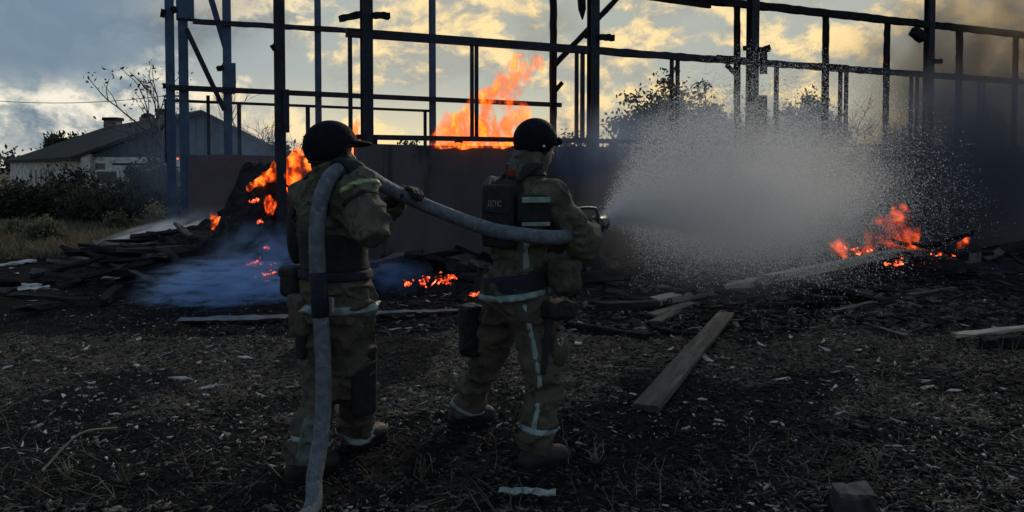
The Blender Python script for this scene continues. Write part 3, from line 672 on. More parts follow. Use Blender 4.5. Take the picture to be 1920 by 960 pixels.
def burnt(X, Y):  # dark mask: near strip, random patches, and burnt ground farther back
    wb = fbm(X*.8+3, Y*.8, X*0+6, 4); yy = Y+(wb-.45)*2.0
    return np.maximum(((yy > 2.6) & (yy < 4.5)), (wb > .50)) | ((yy > 6.9) & (X < 1.5))
_at = gob.data.attributes.new('char', 'FLOAT', 'POINT'); _at.data.foreach_set('value', burnt(GROUND_XY[:, 0], GROUND_XY[:, 1]).astype(np.float32))
def fan(n, d0, d1, u0=-.98, u1=.98, seed=0, pw=1.):
    r = np.random.default_rng(seed); Y = d0*(d1/d0)**(r.random(n)**pw); return Y*r.uniform(u0, u1, n), Y
X, Y = fan(80000, 3.0, 10.5, seed=3); dens = fbm(X*1.1, Y*1.1, X*0+9, 4); k = (dens > .37) & (~burnt(X, Y) | (rng.random(len(X)) < .16))
blades('straw_litter', X[k], Y[k], .03, .13, .0022, [M['litter'], M['dry'], M['straw'], M['litter']], 1.46, 4, mi=4)
X, Y = fan(12000, 3.0, 8.0, seed=5); dens = fbm(X*.9+5, Y*.9, X*0+2, 4); k = (dens > .45) & (~burnt(X, Y) | (rng.random(len(X)) < .10))
blades('dry_grass', X[k], Y[k], .06, .20, .0024, [M['dry'], M['litter'], M['greengrass']], 1.0, 6, mi=3)
X, Y = fan(3500, 3.0, 4.3, seed=7); k = ~burnt(X, Y) | (rng.random(len(X)) < .16)
blades('foreground_grass', X[k], Y[k], .10, .30, .0026, [M['litter'], M['greengrass'], M['dry']], 1.15, 8, mi=3)
X, Y = fan(26000, 12.8, 30, -.74, -.42, seed=9); k = (X < -4.8-.0*Y)
blades('field_grass', X[k], Y[k], .07, .28, .010, [M['greengrass'], M['dry'], M['greengrass']], .55, 10, mi=3)

def scraps(name, n, d0, d1, s0, s1, m, seed, mi, u0=-.98, u1=.98, mask=None):
    r = np.random.default_rng(seed); X, Y = fan(n, d0, d1, u0, u1, seed)
    if mask is not None: k = mask(X, Y); X, Y = X[k], Y[k]
    k = ~burnt(X, Y) | (r.random(len(X)) < (.07 if 'ground' in name else 1.)); X, Y = X[k], Y[k]
    n = len(X); Z = gz(X, Y); L = r.uniform(s0, s1, n)**1.; wv = L*r.uniform(.08, .34, n); az_ = r.uniform(0, 6.283, n)
    u = np.stack([np.cos(az_), np.sin(az_), r.normal(0, .18, n)], 1); v = np.stack([-np.sin(az_), np.cos(az_), r.normal(0, .25, n)], 1)
    c = np.stack([X, Y, Z+.008+.1*wv], 1); t = np.stack([0*X, 0*X, .1*wv+.003], 1); J = lambda: (1+r.normal(0, .22, (n, 1)))
    c0 = [c+u*L[:, None]*.5*a*J()+v*wv[:, None]*.5*b*J() for a, b in ((-1, -1), (.9, -.8), (1, .7), (-.7, 1))]
    V = np.stack([q-t for q in c0]+[q+t for q in c0], 1).reshape(-1, 3); b = np.arange(n)[:, None]*8
    F = np.concatenate([b+np.array(f) for f in ((4, 5, 6, 7), (0, 1, 5, 4), (1, 2, 6, 5), (2, 3, 7, 6), (3, 0, 4, 7))])
    return tag(mesh_np(name, V, F, m, mi=np.tile(r.integers(0, mi, n), 5)), kind='stuff')
scraps('ground_litter', 40000, 3.0, 13, .010, .062, [M['litter'], M['dry'], M['charboard'], M['straw'], M['charboard'], M['wood']], 31, 6)
scraps('char_litter', 5000, 7, 13.5, .04, .22, [M['charboard'], M['ash'], M['char'], M['charboard'], M['ash'], M['wood'], M['charboard']], 32, 7, -.62, .75)

scraps('charred_fragments', 21000, 3.0, 8.0, .010, .055, [M['charboard'], M['ash'], M['char'], M['charboard'], M['wood']], 33, 5)
scraps('pale_fragments', 9000, 3.0, 10.5, .008, .040, [M['slate'], M['palewood'], M['wood'], M['straw'], M['charboard']], 34, 5, mask=lambda X, Y: fbm(X*1.3+20, Y*1.3, X*0+5, 4) > .48)
# individual pale chips
chip_src = []
for i in range(9):
    r = np.random.default_rng(200+i); mb = MB(); n = 6; L, wd = r.uniform(.8, 1.2), r.uniform(.22, .5)
    a = np.sort(r.uniform(0, 6.283, n)); pr = [(math.cos(t)*L*.5*r.uniform(.7, 1.1), math.sin(t)*wd*.5*r.uniform(.7, 1.1), r.normal(0, .03)) for t in a]
    V = [(x, y, z) for x, y, z in pr]+[(x*.95, y*.95, z+.07) for x, y, z in pr]
    mb.add(V, [tuple(range(n-1, -1, -1)), tuple(range(n, 2*n))]+[(k, (k+1) % n, n+(k+1) % n, n+k) for k in range(n)])
    me = bpy.data.meshes.new('chip'); me.from_pydata(mb.V, [], mb.F); me.materials.append(M['slate'] if i % 3 else M['palewood']); chip_src.append(me)
def chip(x, y, s_, rz=None, src=None, label=None, group='pale chips scattered over the burnt ground'):
    o = bpy.data.objects.new('chip', src or random.choice(chip_src)); o.location = (x, y, gz1(x, y)+.006)
    o.rotation_euler = (random.gauss(0, .15), random.gauss(0, .15), random.uniform(0, 6.28) if rz is None else rz); o.scale = (s_, s_*random.uniform(.6, 1.2), s_*random.uniform(.5, 1.))
    return tag(link(o), label or 'small pale chip lying loose on the dark burnt ground', 'chip', group)
XY = []
r_ = np.random.default_rng(77)
while len(XY) < 275:
    y = 3.25*(11.5/3.25)**(r_.random()**.8); x = y*r_.uniform(-.69, .69)
    if float(fbm(np.array([x*.8]), np.array([y*.8+9]), np.array([4.]), 3)) < .40+.12*r_.random(): continue
    XY.append((x, y))
for x, y in XY: chip(x, y, r_.uniform(.035, .115)*(1 if y < 5 else 1.5))
for px, py, L in ((1318, 742, 30), (1135, 685, 34), (66, 817, 36), (150, 700, 26), (460, 672, 32), (340, 715, 40), (1440, 905, 22), (1250, 808, 20), (1660, 950, 24), (1470, 706, 36), (1130, 690, 20), (15, 687, 30), (545, 722, 22), (490, 738, 26), (390, 745, 30), (1700, 707, 32), (215, 795, 30)):
    g = G(px, py); chip(g[0], g[1], L*g[1]/FPX, random.gauss(0, .3))

# ------------------------------------------------------------------ boards and loose things on the ground
def board(a, b, wd, th, m, label, cat='board', name='board', group=None, jit=.004, seg=6, roll=0.):
    a, b = np.asarray(a, float), np.asarray(b, float); c = (a+b)/2; mb = MB(); X = unit(b-a); Z = unit(np.array([0, math.sin(roll), math.cos(roll)]))
    # built along local x so that the wood grain follows the board
    mb.box((0, 0, 0), (np.linalg.norm(b-a)/2, wd/2, th/2), bev=.006, jit=jit, seg=seg)
    o = mb.build(name, M[m]); Zc = unit(Z-X*(Z@X)); Y = np.cross(Zc, X)
    o.matrix_world = Matrix(((X[0], Y[0], Zc[0], c[0]), (X[1], Y[1], Zc[1], c[1]), (X[2], Y[2], Zc[2], c[2]), (0, 0, 0, 1)))
    return tag(o, label, cat, group)
def gnd(px, py, dz=0.):
    g = G(px, py); g[2] = gz1(g[0], g[1])+dz; return g
a, b = gnd(1210, 771, .03), gnd(1361, 593, .03); board(a, b, .165, .04, 'wood', 'long grey-brown plank lying flat right of the striding firefighter', name='plank', cat='plank')
a, b = gnd(1228, 568, .07), P(1690, 472, 11.4); board(a, b, .17, .09, 'palewood', 'long pale beam running from the debris up to the fire on the right', name='beam', cat='beam', jit=.012)
a, b = gnd(1120, 583, .06), gnd(1230, 572, .05); board(a, b, .14, .1, 'charboard', 'charred thick beam end under the long pale beam', name='beam', cat='beam')
a, b = gnd(1790, 641, .05), gnd(1950, 630, .08); board(a, b, .10, .028, 'palewood', 'pale board at the right edge propped off the ground', jit=.01)
a, b = gnd(1840, 655, .06), gnd(1935, 652, .06); board(a, b, .11, .08, 'char', 'charred log lying under the pale board at the right edge', name='log', cat='log', jit=.02)
a, b = gnd(1065, 612, .03), gnd(1215, 634, .03); board(a, b, .07, .05, 'char', 'thin burnt batten right of the striding firefighter', jit=.008)
for (x0, y0, x1, y1, wd, lb) in ((1222, 592, 1300, 574, .15, 'short grey board beside the beam, upper of a pair'), (1228, 602, 1268, 586, .13, 'short grey board beside the beam, lower of a pair'),
        (1262, 538, 1322, 516, .11, 'grey board stub pointing up right behind the nozzle'), (1215, 543, 1300, 547, .10, 'grey board lying level below the spray'), (1096, 528, 1165, 540, .15, 'grey board beside the camouflage pouch'),
        (1700, 560, 1790, 548, .09, 'thin grey lath under the right-hand fire'), (1560, 585, 1640, 570, .08, 'thin grey lath right of the long plank'), (1620, 612, 1700, 634, .05, 'thin stick in the dry litter on the right')):
    board(gnd(x0, y0, .03), gnd(x1, y1, .05), wd, .035, 'wood', lb, jit=.008)
for (x0, y0, x1, y1, wd, lb) in ((8, 533, 66, 536, .20, 'pale flat scrap at the far left, nearest the left edge'), (20, 543, 92, 538, .16, 'pale flat scrap at the far left with a pointed end'),
        (0, 496, 60, 488, .2, 'grey flat strip at the left edge of the field'), (200, 524, 228, 520, .22, 'grey flat tile left of the burning heap')):
    board(gnd(x0, y0, .02), gnd(x1, y1, .03), wd, .02, 'slate', lb, name='scrap', cat='scrap', jit=.02)
def sheet(px0, py0, px1, py1, depth, label, m='sheet'):
    a, b = gnd(px0, py0, .03), gnd(px1, py1, .03); n = 14; V = []; F = []; X = unit(b-a); Y = np.array([-X[1], X[0], 0])
    for i in range(n+1):
        for j in range(5):
            f = i/n; wv = (float(fbm(np.array([i*.6]), np.array([j*.7]), np.array([px0*.1])))-.45)*.035
            V.append(a+(b-a)*f+Y*depth*(j/4-.5)*(1-.5*abs(f-.5))+np.array([0, 0, wv+.02]))
    for i in range(n):
        for j in range(4): F.append((i*5+j, i*5+5+j, i*5+6+j, i*5+j+1))
    mb = MB(); mb.add(V, F); mb.add([v-np.array([0, 0, .004]) for v in V], [f[::-1] for f in F]); return tag(mb.build('metal_sheet', M[m], None, True), label, 'sheet')
sheet(335, 603, 540, 600, .24, 'pale crumpled metal sheet lying below the blue smoke')
sheet(700, 592, 872, 584, .16, 'pale bent metal sheet between the two firefighters')
sheet(935, 934, 1042, 938, .08, 'small pale metal strip in the foreground below the striding firefighter', 'strip')
p = np.array([(1608-CX)/FPX*3.34, 3.34, .048]); mb = MB(); mb.box((0, 0, 0), (.082, .06, .052), bev=.016, jit=.013, seg=4); blk = mb.build('concrete_block', M['concrete']); blk.location = p; blk.rotation_euler = (.05, .04, .08); tag(blk, 'grey concrete block at the bottom edge right of centre', 'block')

# dry weeds near the camera
def weed(px, py, h, seed, label, ns=7):
    r = np.random.default_rng(seed); b = gnd(px, py); rt = empty('dry_weed', b, label, 'weed'); mb = MB()
    for i in range(ns):
        d = unit(np.array([r.normal(0, .5), r.normal(0, .4), 1])); e = b+d*h*r.uniform(.5, 1); m_ = (b+e)/2+r.normal(0, .02, 3)
        mb.tube([b, m_, e], [.0035, .0028, .001], 4)
        for k in range(4):
            f = r.uniform(.35, .95); q = b+(e-b)*f; mb.tube([q, q+unit(d+r.normal(0, .8, 3))*h*r.uniform(.08, .22)], [.002, .0008], 3)
    mb.build('stalk', M['straw'] if seed % 2 else M['dry'], rt)
for i, (px, py, h, lb) in enumerate(((70, 950, .16, 'dry branching weed in the lower left corner'), (130, 915, .13, 'dry weed stalks right of the lower left corner'), (235, 925, .12, 'two pale upright stalks in the lower left'), (300, 812, .12, 'small dry stalk on the dark strip at the left'),
        (1580, 900, .14, 'curled dry stalk above the concrete block'), (1640, 885, .16, 'pale dry weed right of the concrete block'), (1310, 930, .15, 'curved dry straw clump left of the concrete block'), (1120, 860, .17, 'dry straw behind the striding firefighter boot'), (790, 900, .14, 'dry weed between the two firefighters'), (1850, 800, .14, 'dry weed at the lower right'), (160, 765, .25, 'thin upright stalk in the brown litter on the left'), (420, 760, .22, 'thin upright stalk left of the hose'))):
    weed(px, py, h, 300+i, lb)
mb = MB(); pts = [gnd(60, 945, .03), gnd(200, 925, .05), gnd(330, 905, .04), gnd(470, 900, .03), gnd(560, 905, .02)]; mb.tube(spline(pts, 5), [.006]*21, 5); tag(mb.build('twig', M['bark']), 'long thin twig lying in the lower left foreground', 'twig')
mb = MB(); pts = [gnd(80, 915, .04), gnd(150, 880, .12), gnd(220, 850, .10)]; mb.tube(spline(pts, 5), [.006]*11, 5); tag(mb.build('twig', M['straw']), 'pale raised twig in the lower left corner', 'twig')

# ------------------------------------------------------------------ heaps of charred debris
def heap(c, rx, ry, h, seed, label, steep=1., name='debris_heap'):
    c = np.asarray(c, float); n = 46; V = []; F = []
    for i in range(n+1):
        for j in range(n+1):
            u, v = i/n*2-1, j/n*2-1; r = math.hypot(u, v)
            V.append((u, v, max(0, 1-r**steep)))
    V = np.array(V); x, y = c[0]+V[:, 0]*rx, c[1]+V[:, 1]*ry
    hz = V[:, 2]*h*(1+.9*(fbm(x*2.2+seed, y*2.2, 0*x, 4)-.45)) + (fbm(x*7, y*7+seed, 0*x, 3)-.44)*.12*np.sqrt(V[:, 2])
    g = gz(x, y); z = g-.06+hz+.05*(V[:, 2] > 0)
    for i in range(n):
        for j in range(n):
            q = i*(n+1)+j; F.append((q, q+n+1, q+n+2, q+1))
    return tag(mesh_np(name, np.stack([x, y, z], 1), F, M['ash'], origin=(c[0], c[1], 0)), label, 'heap')
heap((-3.66, 11.35, 0), .80, .75, 1.34, 1., 'tall black smouldering heap at the foot of the front post', 2.2)
heap((-4.75, 11.9, 0), 1.75, 1.5, .60, 5., 'low spread of black debris left of the tall heap', 1.6)
heap((-1.2, 10.2, 0), 1.35, .8, .30, 9., 'low black debris heap between the two firefighters', 1.6)
heap((6.3, 12.0, 0), 1.6, 1.1, .32, 13., 'low burning debris heap at the right', 1.6)
r_ = np.random.default_rng(501)
def scatter_boards(cx, cy_, rx, ry, h, n, label, group, L0=.4, L1=1.3):
    for i in range(n):
        while True:
            u, v = r_.uniform(-1, 1, 2)
            if u*u+v*v < 1: break
        x, y = cx+u*rx, cy_+v*ry; z = gz1(x, y)+h*max(0, 1-math.hypot(u, v)**1.6)+.04; L = r_.uniform(L0, L1)/2; a_ = r_.normal(0, .95)+(math.pi if r_.random() < .5 else 0); dz = r_.normal(0, .17)
        d = np.array([math.cos(a_), math.sin(a_), dz]); c = np.array([x, y, z+abs(dz)*L*.5])
        board(c-d*L, c+d*L, r_.uniform(.05, .16), r_.uniform(.02, .06), (mm := ('charboard', 'char', 'charboard', 'wood')[r_.integers(0, 4)]), (kd := ('short ' if L < (L0+L1)/4 else 'long ')+{'charboard': 'dark grey ', 'char': 'jet black ', 'wood': 'grey-brown '}[mm])+label, group=kd+group, jit=.018, seg=4, roll=r_.normal(0, .55))
scatter_boards(-4.7, 11.3, 2.1, 1.6, .50, 62, 'burnt board lying in the black debris at the left of the shed', 'burnt boards in the left debris')
scatter_boards(-1.2, 10.1, 1.6, .8, .26, 36, 'burnt board in the low debris between the two firefighters', 'burnt boards in the middle debris')
scatter_boards(2.6, 9.6, 1.9, 1.5, .10, 40, 'burnt board lying in the debris below the water spray', 'burnt boards below the spray', .3, 1.0)
scatter_boards(6.4, 11.6, 2.0, 1.5, .22, 30, 'burnt board in the debris around the right-hand fire', 'burnt boards by the right fire', .3, 1.0)
scatter_boards(-5.2, 9.2, 2.0, 1.4, .05, 24, 'burnt board flat on the black ground at the left', 'burnt boards on the black ground', .3, .9)
board(P(417, 502, 10.6), P(489, 430, 10.75), .16, .07, 'char', 'charred board leaning against the front of the tall black heap', jit=.015)
board(P(452, 440, 11.0), P(512, 352, 11.2), .2, .08, 'char', 'thick charred board propped on top of the tall black heap', jit=.02)
board(P(420, 400, 11.6), P(470, 372, 11.5), .3, .06, 'char', 'flat charred panel at the upper left of the tall black heap', jit=.02)
board(P(520, 338, 11.0), P(548, 355, 10.9), .03, .03, 'char', 'short burnt stick in front of the flame beside the first firefighter', jit=.004)
board(P(695, 567, 9.3), P(890, 560, 9.3), .12, .06, 'charboard', 'long burnt plank across the low middle heap', jit=.01)
board(P(270, 520, 10.6), P(390, 500, 10.9), .16, .05, 'charboard', 'long burnt plank at the left of the blue smoke', jit=.01)

# ------------------------------------------------------------------ fire
def flame(blobs, label, seed, h=.06, strength=3.0, scale=3.2, thr=.43, amp=.10, k=.10, red=0., lean=0., nf=(8, 6, 5)):
    pts = np.array([P(*b[:3]) for b in blobs]); rr = [b[3] for b in blobs]; mg = max(rr)+.22
    f = SDF(pts.min(0)-mg, pts.max(0)+mg, h)
    for i, (p, r) in enumerate(zip(pts, rr)):
        j = blobs[i][4] if len(blobs[i]) > 4 else i-1
        f.cap(pts[j] if i and j >= 0 else p, p, rr[j] if i and j >= 0 else r, r, k)
    I = np.nonzero(np.abs(f.d) < .4); X, Y, Z = f.ax[0][I[0]], f.ax[1][I[1]], f.ax[2][I[2]]
    f.d[I] += (amp*2*(fbm(X*nf[0]+seed, Y*nf[1], Z*nf[2], 3)-.46)).astype(np.float32)
    b = pts.mean(0); b[2] = pts[:, 2].min()
    o = f.mesh('flame', flamemat('flame_gas', strength, scale, thr, seed, red, lean), None, origin=b)
    return tag(o, label, 'fire')
flame([(880, 300, 14.2, .55), (870, 262, 14.2, .46), (850, 235, 14.2, .20), (920, 258, 14.2, .52, 1), (915, 218, 14.2, .40), (935, 188, 14.2, .31), (955, 156, 14.2, .25), (980, 126, 14.2, .22), (1010, 108, 14.2, .13), (968, 235, 14.2, .30, 3), (985, 208, 14.2, .12), (830, 268, 14.2, .22, 1), (895, 190, 14.2, .14, 4)],
      'tall orange flame leaning right behind the window band of the shed', 3.0, .045, 2.6, 4.2, .40, .24, lean=.45, nf=(5.5, 5, 3.6))
flame([(812, 274, 11.75, .035), (860, 273, 11.85, .05), (905, 274, 12.0, .045), (958, 273, 12.15, .03)], 'thin line of flame licking along the top of the low wall', 8., .025, 9, 7, .36, .05, .03)
flame([(550, 342, 11.6, .24), (554, 312, 11.6, .16), (562, 288, 11.6, .07), (576, 310, 11.6, .10, 0), (532, 346, 11.6, .12, 0), (528, 322, 11.6, .06), (570, 330, 11.6, .14, 0)], 'bright orange flame beside the helmeted man at the tall heap', 12., .025, 6.5, 6.5, .41, .13)
flame([(470, 352, 10.95, .035), (490, 342, 10.95, .055), (510, 330, 10.95, .075), (517, 308, 10.95, .035), (538, 334, 10.95, .07, 2), (547, 312, 10.95, .04)], 'low flame running along the crest of the tall heap', 15., .016, 11, 9, .43, .08, .04)
flame([(506, 398, 10.72, .05), (506, 382, 10.72, .07), (503, 368, 10.74, .04)], 'small red flame burning on the face of the tall heap', 18., .013, 14, 15, .42, .06, .03, red=1)
flame([(402, 425, 11.6, .05), (405, 412, 11.6, .06), (400, 402, 11.6, .025)], 'small lone flame left of the tall heap', 21., .013, 12, 14, .42, .05, .03)
flame([(664, 262, 12.6, .12), (668, 240, 12.6, .09), (670, 226, 12.6, .04)], 'small flame showing just above the peak of the black helmet', 24., .02, 9, 6, .40, .04, .04)
flame([(660, 295, 13.0, .10), (661, 276, 13.0, .07)], 'pale flame glimpsed in front of the first firefighter face', 25., .02, 9, 6, .38, .05, .03)
flame([(1690, 470, 11.7, .27), (1690, 435, 11.7, .29), (1692, 400, 11.7, .16), (1655, 425, 11.7, .18, 1), (1630, 428, 11.7, .10), (1712, 432, 11.7, .18, 1), (1640, 455, 11.7, .20, 0), (1600, 462, 11.7, .16), (1565, 462, 11.7, .10), (1730, 448, 11.7, .10, 1)],
      'red flames of the right-hand fire seen through the spray', 30., .03, 5.0, 7.5, .48, .18, red=.7)
flame([(1690, 497, 11.4, .09), (1715, 492, 11.4, .10), (1735, 482, 11.4, .09), (1700, 482, 11.4, .06, 0)], 'low red flames in front of the right-hand fire', 33., .02, 11, 10, .38, .05, .05, red=1)
flame([(1782, 492, 11.5, .07), (1797, 482, 11.5, .08), (1792, 474, 11.5, .04)], 'small red flames at the right end of the fire', 36., .02, 11, 10, .40, .04, .04, red=1)
flame([(1806, 462, 11.9, .09), (1812, 450, 11.9, .06)], 'faint red flame farthest right in the smoke', 39., .02, 7, 10, .42, .04, .04, red=1)

def ember(px, py, D, n, sp, s_, label, seed, m='ember'):
    r = np.random.default_rng(seed); c = P(px, py, D); rt = empty('embers', c, label, 'embers')
    for i in range(n):
        p = c+np.array([r.normal(0, sp), r.normal(0, sp*.4), r.normal(0, sp*.28)]); e = unit(np.array([r.normal(0, 1), r.normal(0, .5), r.normal(0, .4)]))*s_*r.uniform(.8, 2.2)
        pr = [(math.cos(t)*s_*r.uniform(.5, .9), math.sin(t)*s_*r.uniform(.4, .8)) for t in np.arange(5)*1.2566]
        mb = MB(); mb.prof(p-e, p+e, pr, (0.3, .2, 1), seg=2, jit=s_*.25); mb.build('coal', M[m], rt)
for i, (px, py, D, n, sp, s_, lb) in enumerate(((475, 376, 10.7, 6, .05, .020, 'dim embers near the top left of the tall heap'), (487, 415, 10.5, 5, .03, .018, 'small embers halfway down the tall heap'), (498, 463, 10.2, 4, .03, .018, 'ember dot above the blue smoke'),
        (474, 492, 9.6, 8, .04, .020, 'bright embers at the left above the blue smoke'), (500, 493, 9.6, 10, .09, .013, 'line of embers above the blue smoke'), (488, 517, 9.2, 14, .10, .014, 'lowest line of embers inside the blue smoke'), (392, 533, 9.2, 4, .04, .012, 'faint embers at the left of the blue smoke'),
        (762, 531, 9.0, 4, .02, .022, 'single glowing coal in the middle heap'), (800, 530, 9.0, 12, .12, .014, 'dull ember scatter in the middle heap'), (832, 523, 9.05, 16, .09, .022, 'bright embers on the middle heap'), (887, 552, 8.4, 8, .02, .024, 'bright glowing coal beside the striding firefighter'),
        (1740, 480, 11.2, 14, .16, .025, 'embers in the middle of the right-hand fire'), (1680, 496, 11.2, 12, .10, .025, 'embers at the near left of the right-hand fire'), (1610, 468, 11.5, 10, .18, .022, 'embers at the left of the right-hand fire'), (326, 298, 15.6, 5, .05, .018, 'glowing twig ends on the left shed post'))):
    ember(px, py, D, n, sp, s_, lb, 600+i)

# ------------------------------------------------------------------ firefighters
def basis(f):                                                       # forward, right, up
    f = unit((f[0], f[1], 0)); return f, np.array([f[1], -f[0], 0]), np.array([0, 0, 1.])
def hand(F, wrist, dirn, nrm, side, curl, ex=0.):
    """palm, four unequal curled fingers and a thumb leaving the side of the palm"""
    dirn = unit(dirn); nrm = unit(nrm-dirn*(np.asarray(nrm)@dirn)); side = unit(side-dirn*(np.asarray(side)@dirn)-nrm*(np.asarray(side)@nrm))
    w0 = np.asarray(wrist, float); F.cap(w0-dirn*.03, w0+dirn*.02, .030+ex, .032+ex, .015)
    for o in (-.026, 0, .026): F.cap(w0+dirn*.015+side*o*.7, w0+dirn*.078+side*o, .016+ex, .014+ex, .012)
    for o, L in ((.034, .072), (.012, .082), (-.011, .077), (-.033, .060)):
        p = w0+dirn*.082+side*o; a = .15
        for f, c in ((.42, curl*.8), (.32, curl), (.26, curl*.8)):
            a += c; q = p+(dirn*math.cos(a)+nrm*math.sin(a))*L*f; F.cap(p, q, .0095+ex, .0085+ex, .004); p = q
    p = w0+dirn*.022+side*.030; d = unit(side*.75+dirn*.55+nrm*.35); q = p+d*.040; F.cap(p, q, .013+ex, .011+ex, .010)
    d = unit(side*.15+dirn*.6+nrm*.75); F.cap(q, q+d*.032, .011+ex, .009+ex, .004)
def person(J, f, hf, label):
    """J: joints in the world.  Returns root, the joints and torso frame."""
    rt = empty('person', (J['pel'][0], J['pel'][1], 0.), label, 'person'); return rt
def torso_chain(F, J, e, k=.06):
    fw, rg, up = J['B']
    F.ell(J['pel']+up*.02, (.125+e, .165+e, .13+e), np.array(J['B']), k)
    F.ell((J['pel']*.55+J['chest']*.45), (.115+e, .150+e, .17+e), np.array(J['B']), k)
    F.ell(J['chest'], (.125+e, .175+e, .19+e), np.array(J['B']), k)
    F.cap(J['lsh'], J['rsh'], .072+e, .072+e, k)
def make_body(rt, J, rh, lh):
    allp = np.array([J[k] for k in ('pel', 'head', 'lsh', 'rsh', 'lel', 'rel', 'lwr', 'rwr', 'lkn', 'rkn', 'lan', 'ran')]); lo, hi = allp.min(0)-.26, allp.max(0)+.26
    F = SDF(lo, hi, .0105); torso_chain(F, J, -.022)
    F.cap(J['neck'], J['head']-np.array([0, 0, .06]), .058, .054, .03)
    hb = np.array(J['HB']); hf, hr, hu = hb
    F.ell(J['head'], (.095, .074, .112), hb, .02); F.ell(J['head']+hf*.035-hu*.055, (.060, .054, .062), hb, .03)       # skull, jaw
    F.cap(J['head']+hf*.096-hu*.004, J['head']+hf*.112-hu*.034, .010, .014, .012)                                      # nose
    F.cap(J['head']+hf*.088+hr*.035+hu*.018, J['head']+hf*.088-hr*.035+hu*.018, .012, .012, .012)                      # brow
    F.cap(J['head']+hf*.092+hr*.02-hu*.066, J['head']+hf*.092-hr*.02-hu*.066, .009, .009, .008)                        # mouth
    for s_ in (1, -1):
        F.ell(J['head']+hr*s_*.076-hu*.012-hf*.012, (.018, .010, .032), hb, .008)                                      # ears
        F.ell(J['head']+hf*.093+hr*s_*.031-hu*.002, (.014, .014, .010), hb, .004, cut=True)                            # eye sockets
    for s_ in ('l', 'r'):
        F.chain([J[s_+'sh'], J[s_+'el'], J[s_+'wr']], [.052, .042, .030], .02)
        F.chain([J[s_+'hip'], J[s_+'kn'], J[s_+'an']], [.082, .056, .040], .03)
        F.cap(J[s_+'an'], J[s_+'toe'], .036, .028, .02)
    for hd in (rh, lh): hand(F, *hd)
    b = F.mesh('body', M['skin'], rt)
    for s_ in (1, -1):
        E = SDF(J['head']+hf*.088+hr*s_*.031-.03, J['head']+hf*.088+hr*s_*.031+.03, .004); E.ell(J['head']+hf*.083+hr*s_*.031-hu*.002, (.0115,)*3); E.mesh('eye', M['eye'], rt)
    return b
def glove(rt, hd, cuff_from, m='black'):
    w0 = np.asarray(hd[0]); G_ = SDF(w0-.2, w0+.2, .0055); hand(G_, *hd, ex=.0035)
    d = unit(np.asarray(cuff_from)-w0); G_.cap(w0-d*.0, w0+d*.07, .037, .046, .015); G_.wrinkle(.0015, (60, 60, 60), 2); return G_.mesh('glove', M[m], rt)
def boot(rt, an, toe, up=None):
    an, toe = np.asarray(an), np.asarray(toe); d = toe-an; d[2] = 0; d = unit(d); z0 = min(an[2], toe[2])-.055
    F = SDF(np.minimum(an, toe)-.20, np.maximum(an, toe)+np.array([.2, .2, .32]), .009)
    u = unit(up if up is not None else (0, 0, 1)); heel = an.copy(); heel[2] = z0+.05; heel -= d*.045
    tp = an+d*.16; tp[2] = z0+.045; F.cap(heel, tp, .048, .046, .03); F.cap(an-d*.01, an+u*.20, .056, .066, .04); F.cap(an, tp-d*.02, .052, .044, .04)
    F.d = np.where(True, F.d, F.d); F.clip_half((0, 0, z0), (0, 0, -1)); F.wrinkle(.003, (30, 30, 40), 2); b = F.mesh('boot', M['boot'], rt)
    S_ = SDF(np.minimum(an, toe)-.22, np.maximum(an, toe)+.22, .009); h2 = heel.copy(); t2 = tp.copy(); h2[2] = t2[2] = z0+.012; S_.cap(h2, t2, .055, .052); S_.clip_half((0, 0, z0+.028), (0, 0, 1)); S_.clip_half((0, 0, z0-.004), (0, 0, -1)); S_.mesh('sole', M['char'], b)
    return b
def leg_sdf(J, e=0.):
    allp = np.array([J[k] for k in ('pel', 'lkn', 'rkn', 'lan', 'ran', 'lhip', 'rhip')]); F = SDF(allp.min(0)-.25, allp.max(0)+.28, .0105)
    F.ell(J['pel']-np.array([0, 0, .0]), (.150, .190, .15), np.array(J['B']), .05)
    for s_ in ('l', 'r'):
        F.chain([J[s_+'hip'], J[s_+'kn'], J[s_+'cuff']], [.104, .080, .077], .035)
        F.ell(J[s_+'cuff']-np.array([0, 0, .0]), (.085, .085, .055), np.eye(3), .03)
    return F
def ringband(F, c, ax, half, off, name, m, par, extra=None):
    """a band that follows the cloth: the cloth's field, swollen and cut by two planes"""
    B = F.copy(off); ax = unit(ax); x, y, z = np.meshgrid(*F.ax, indexing='ij', sparse=True)
    s_ = (x-c[0])*ax[0]+(y-c[1])*ax[1]+(z-c[2])*ax[2]; B.maxw(np.abs(s_)-half)
    d = np.sqrt((x-c[0])**2+(y-c[1])**2+(z-c[2])**2); B.maxw(d-(extra or .17)); return B.mesh(name, M[m], par)
def stripe(F, pts, half, off, name, m, par):
    """a lengthwise strip: the cloth's field, swollen, within a tube about a polyline lying on the cloth"""
    B = F.copy(off); T = SDF.__new__(SDF); T.lo, T.h, T.ax, T.d = F.lo, F.h, F.ax, np.full(F.d.shape, 5., np.float32)
    for i in range(len(pts)-1): T.cap(pts[i], pts[i+1], half, half, 0)
    B.maxw(T.d); return B.mesh(name, M[m], par)
def snap(F, p, d=0):
    """march from p along d to the cloth's surface"""
    p = np.asarray(p, float); d = unit(p-np.array([0, 0, CAMZ]))
    for i in range(400):
        k = np.round((p-F.lo)/F.h).astype(int)
        if (k < 0).any() or (k >= F.d.shape).any(): p = p+d*.004; continue
        if F.d[tuple(k)] < 0: return p
        p = p+d*.004
    return p
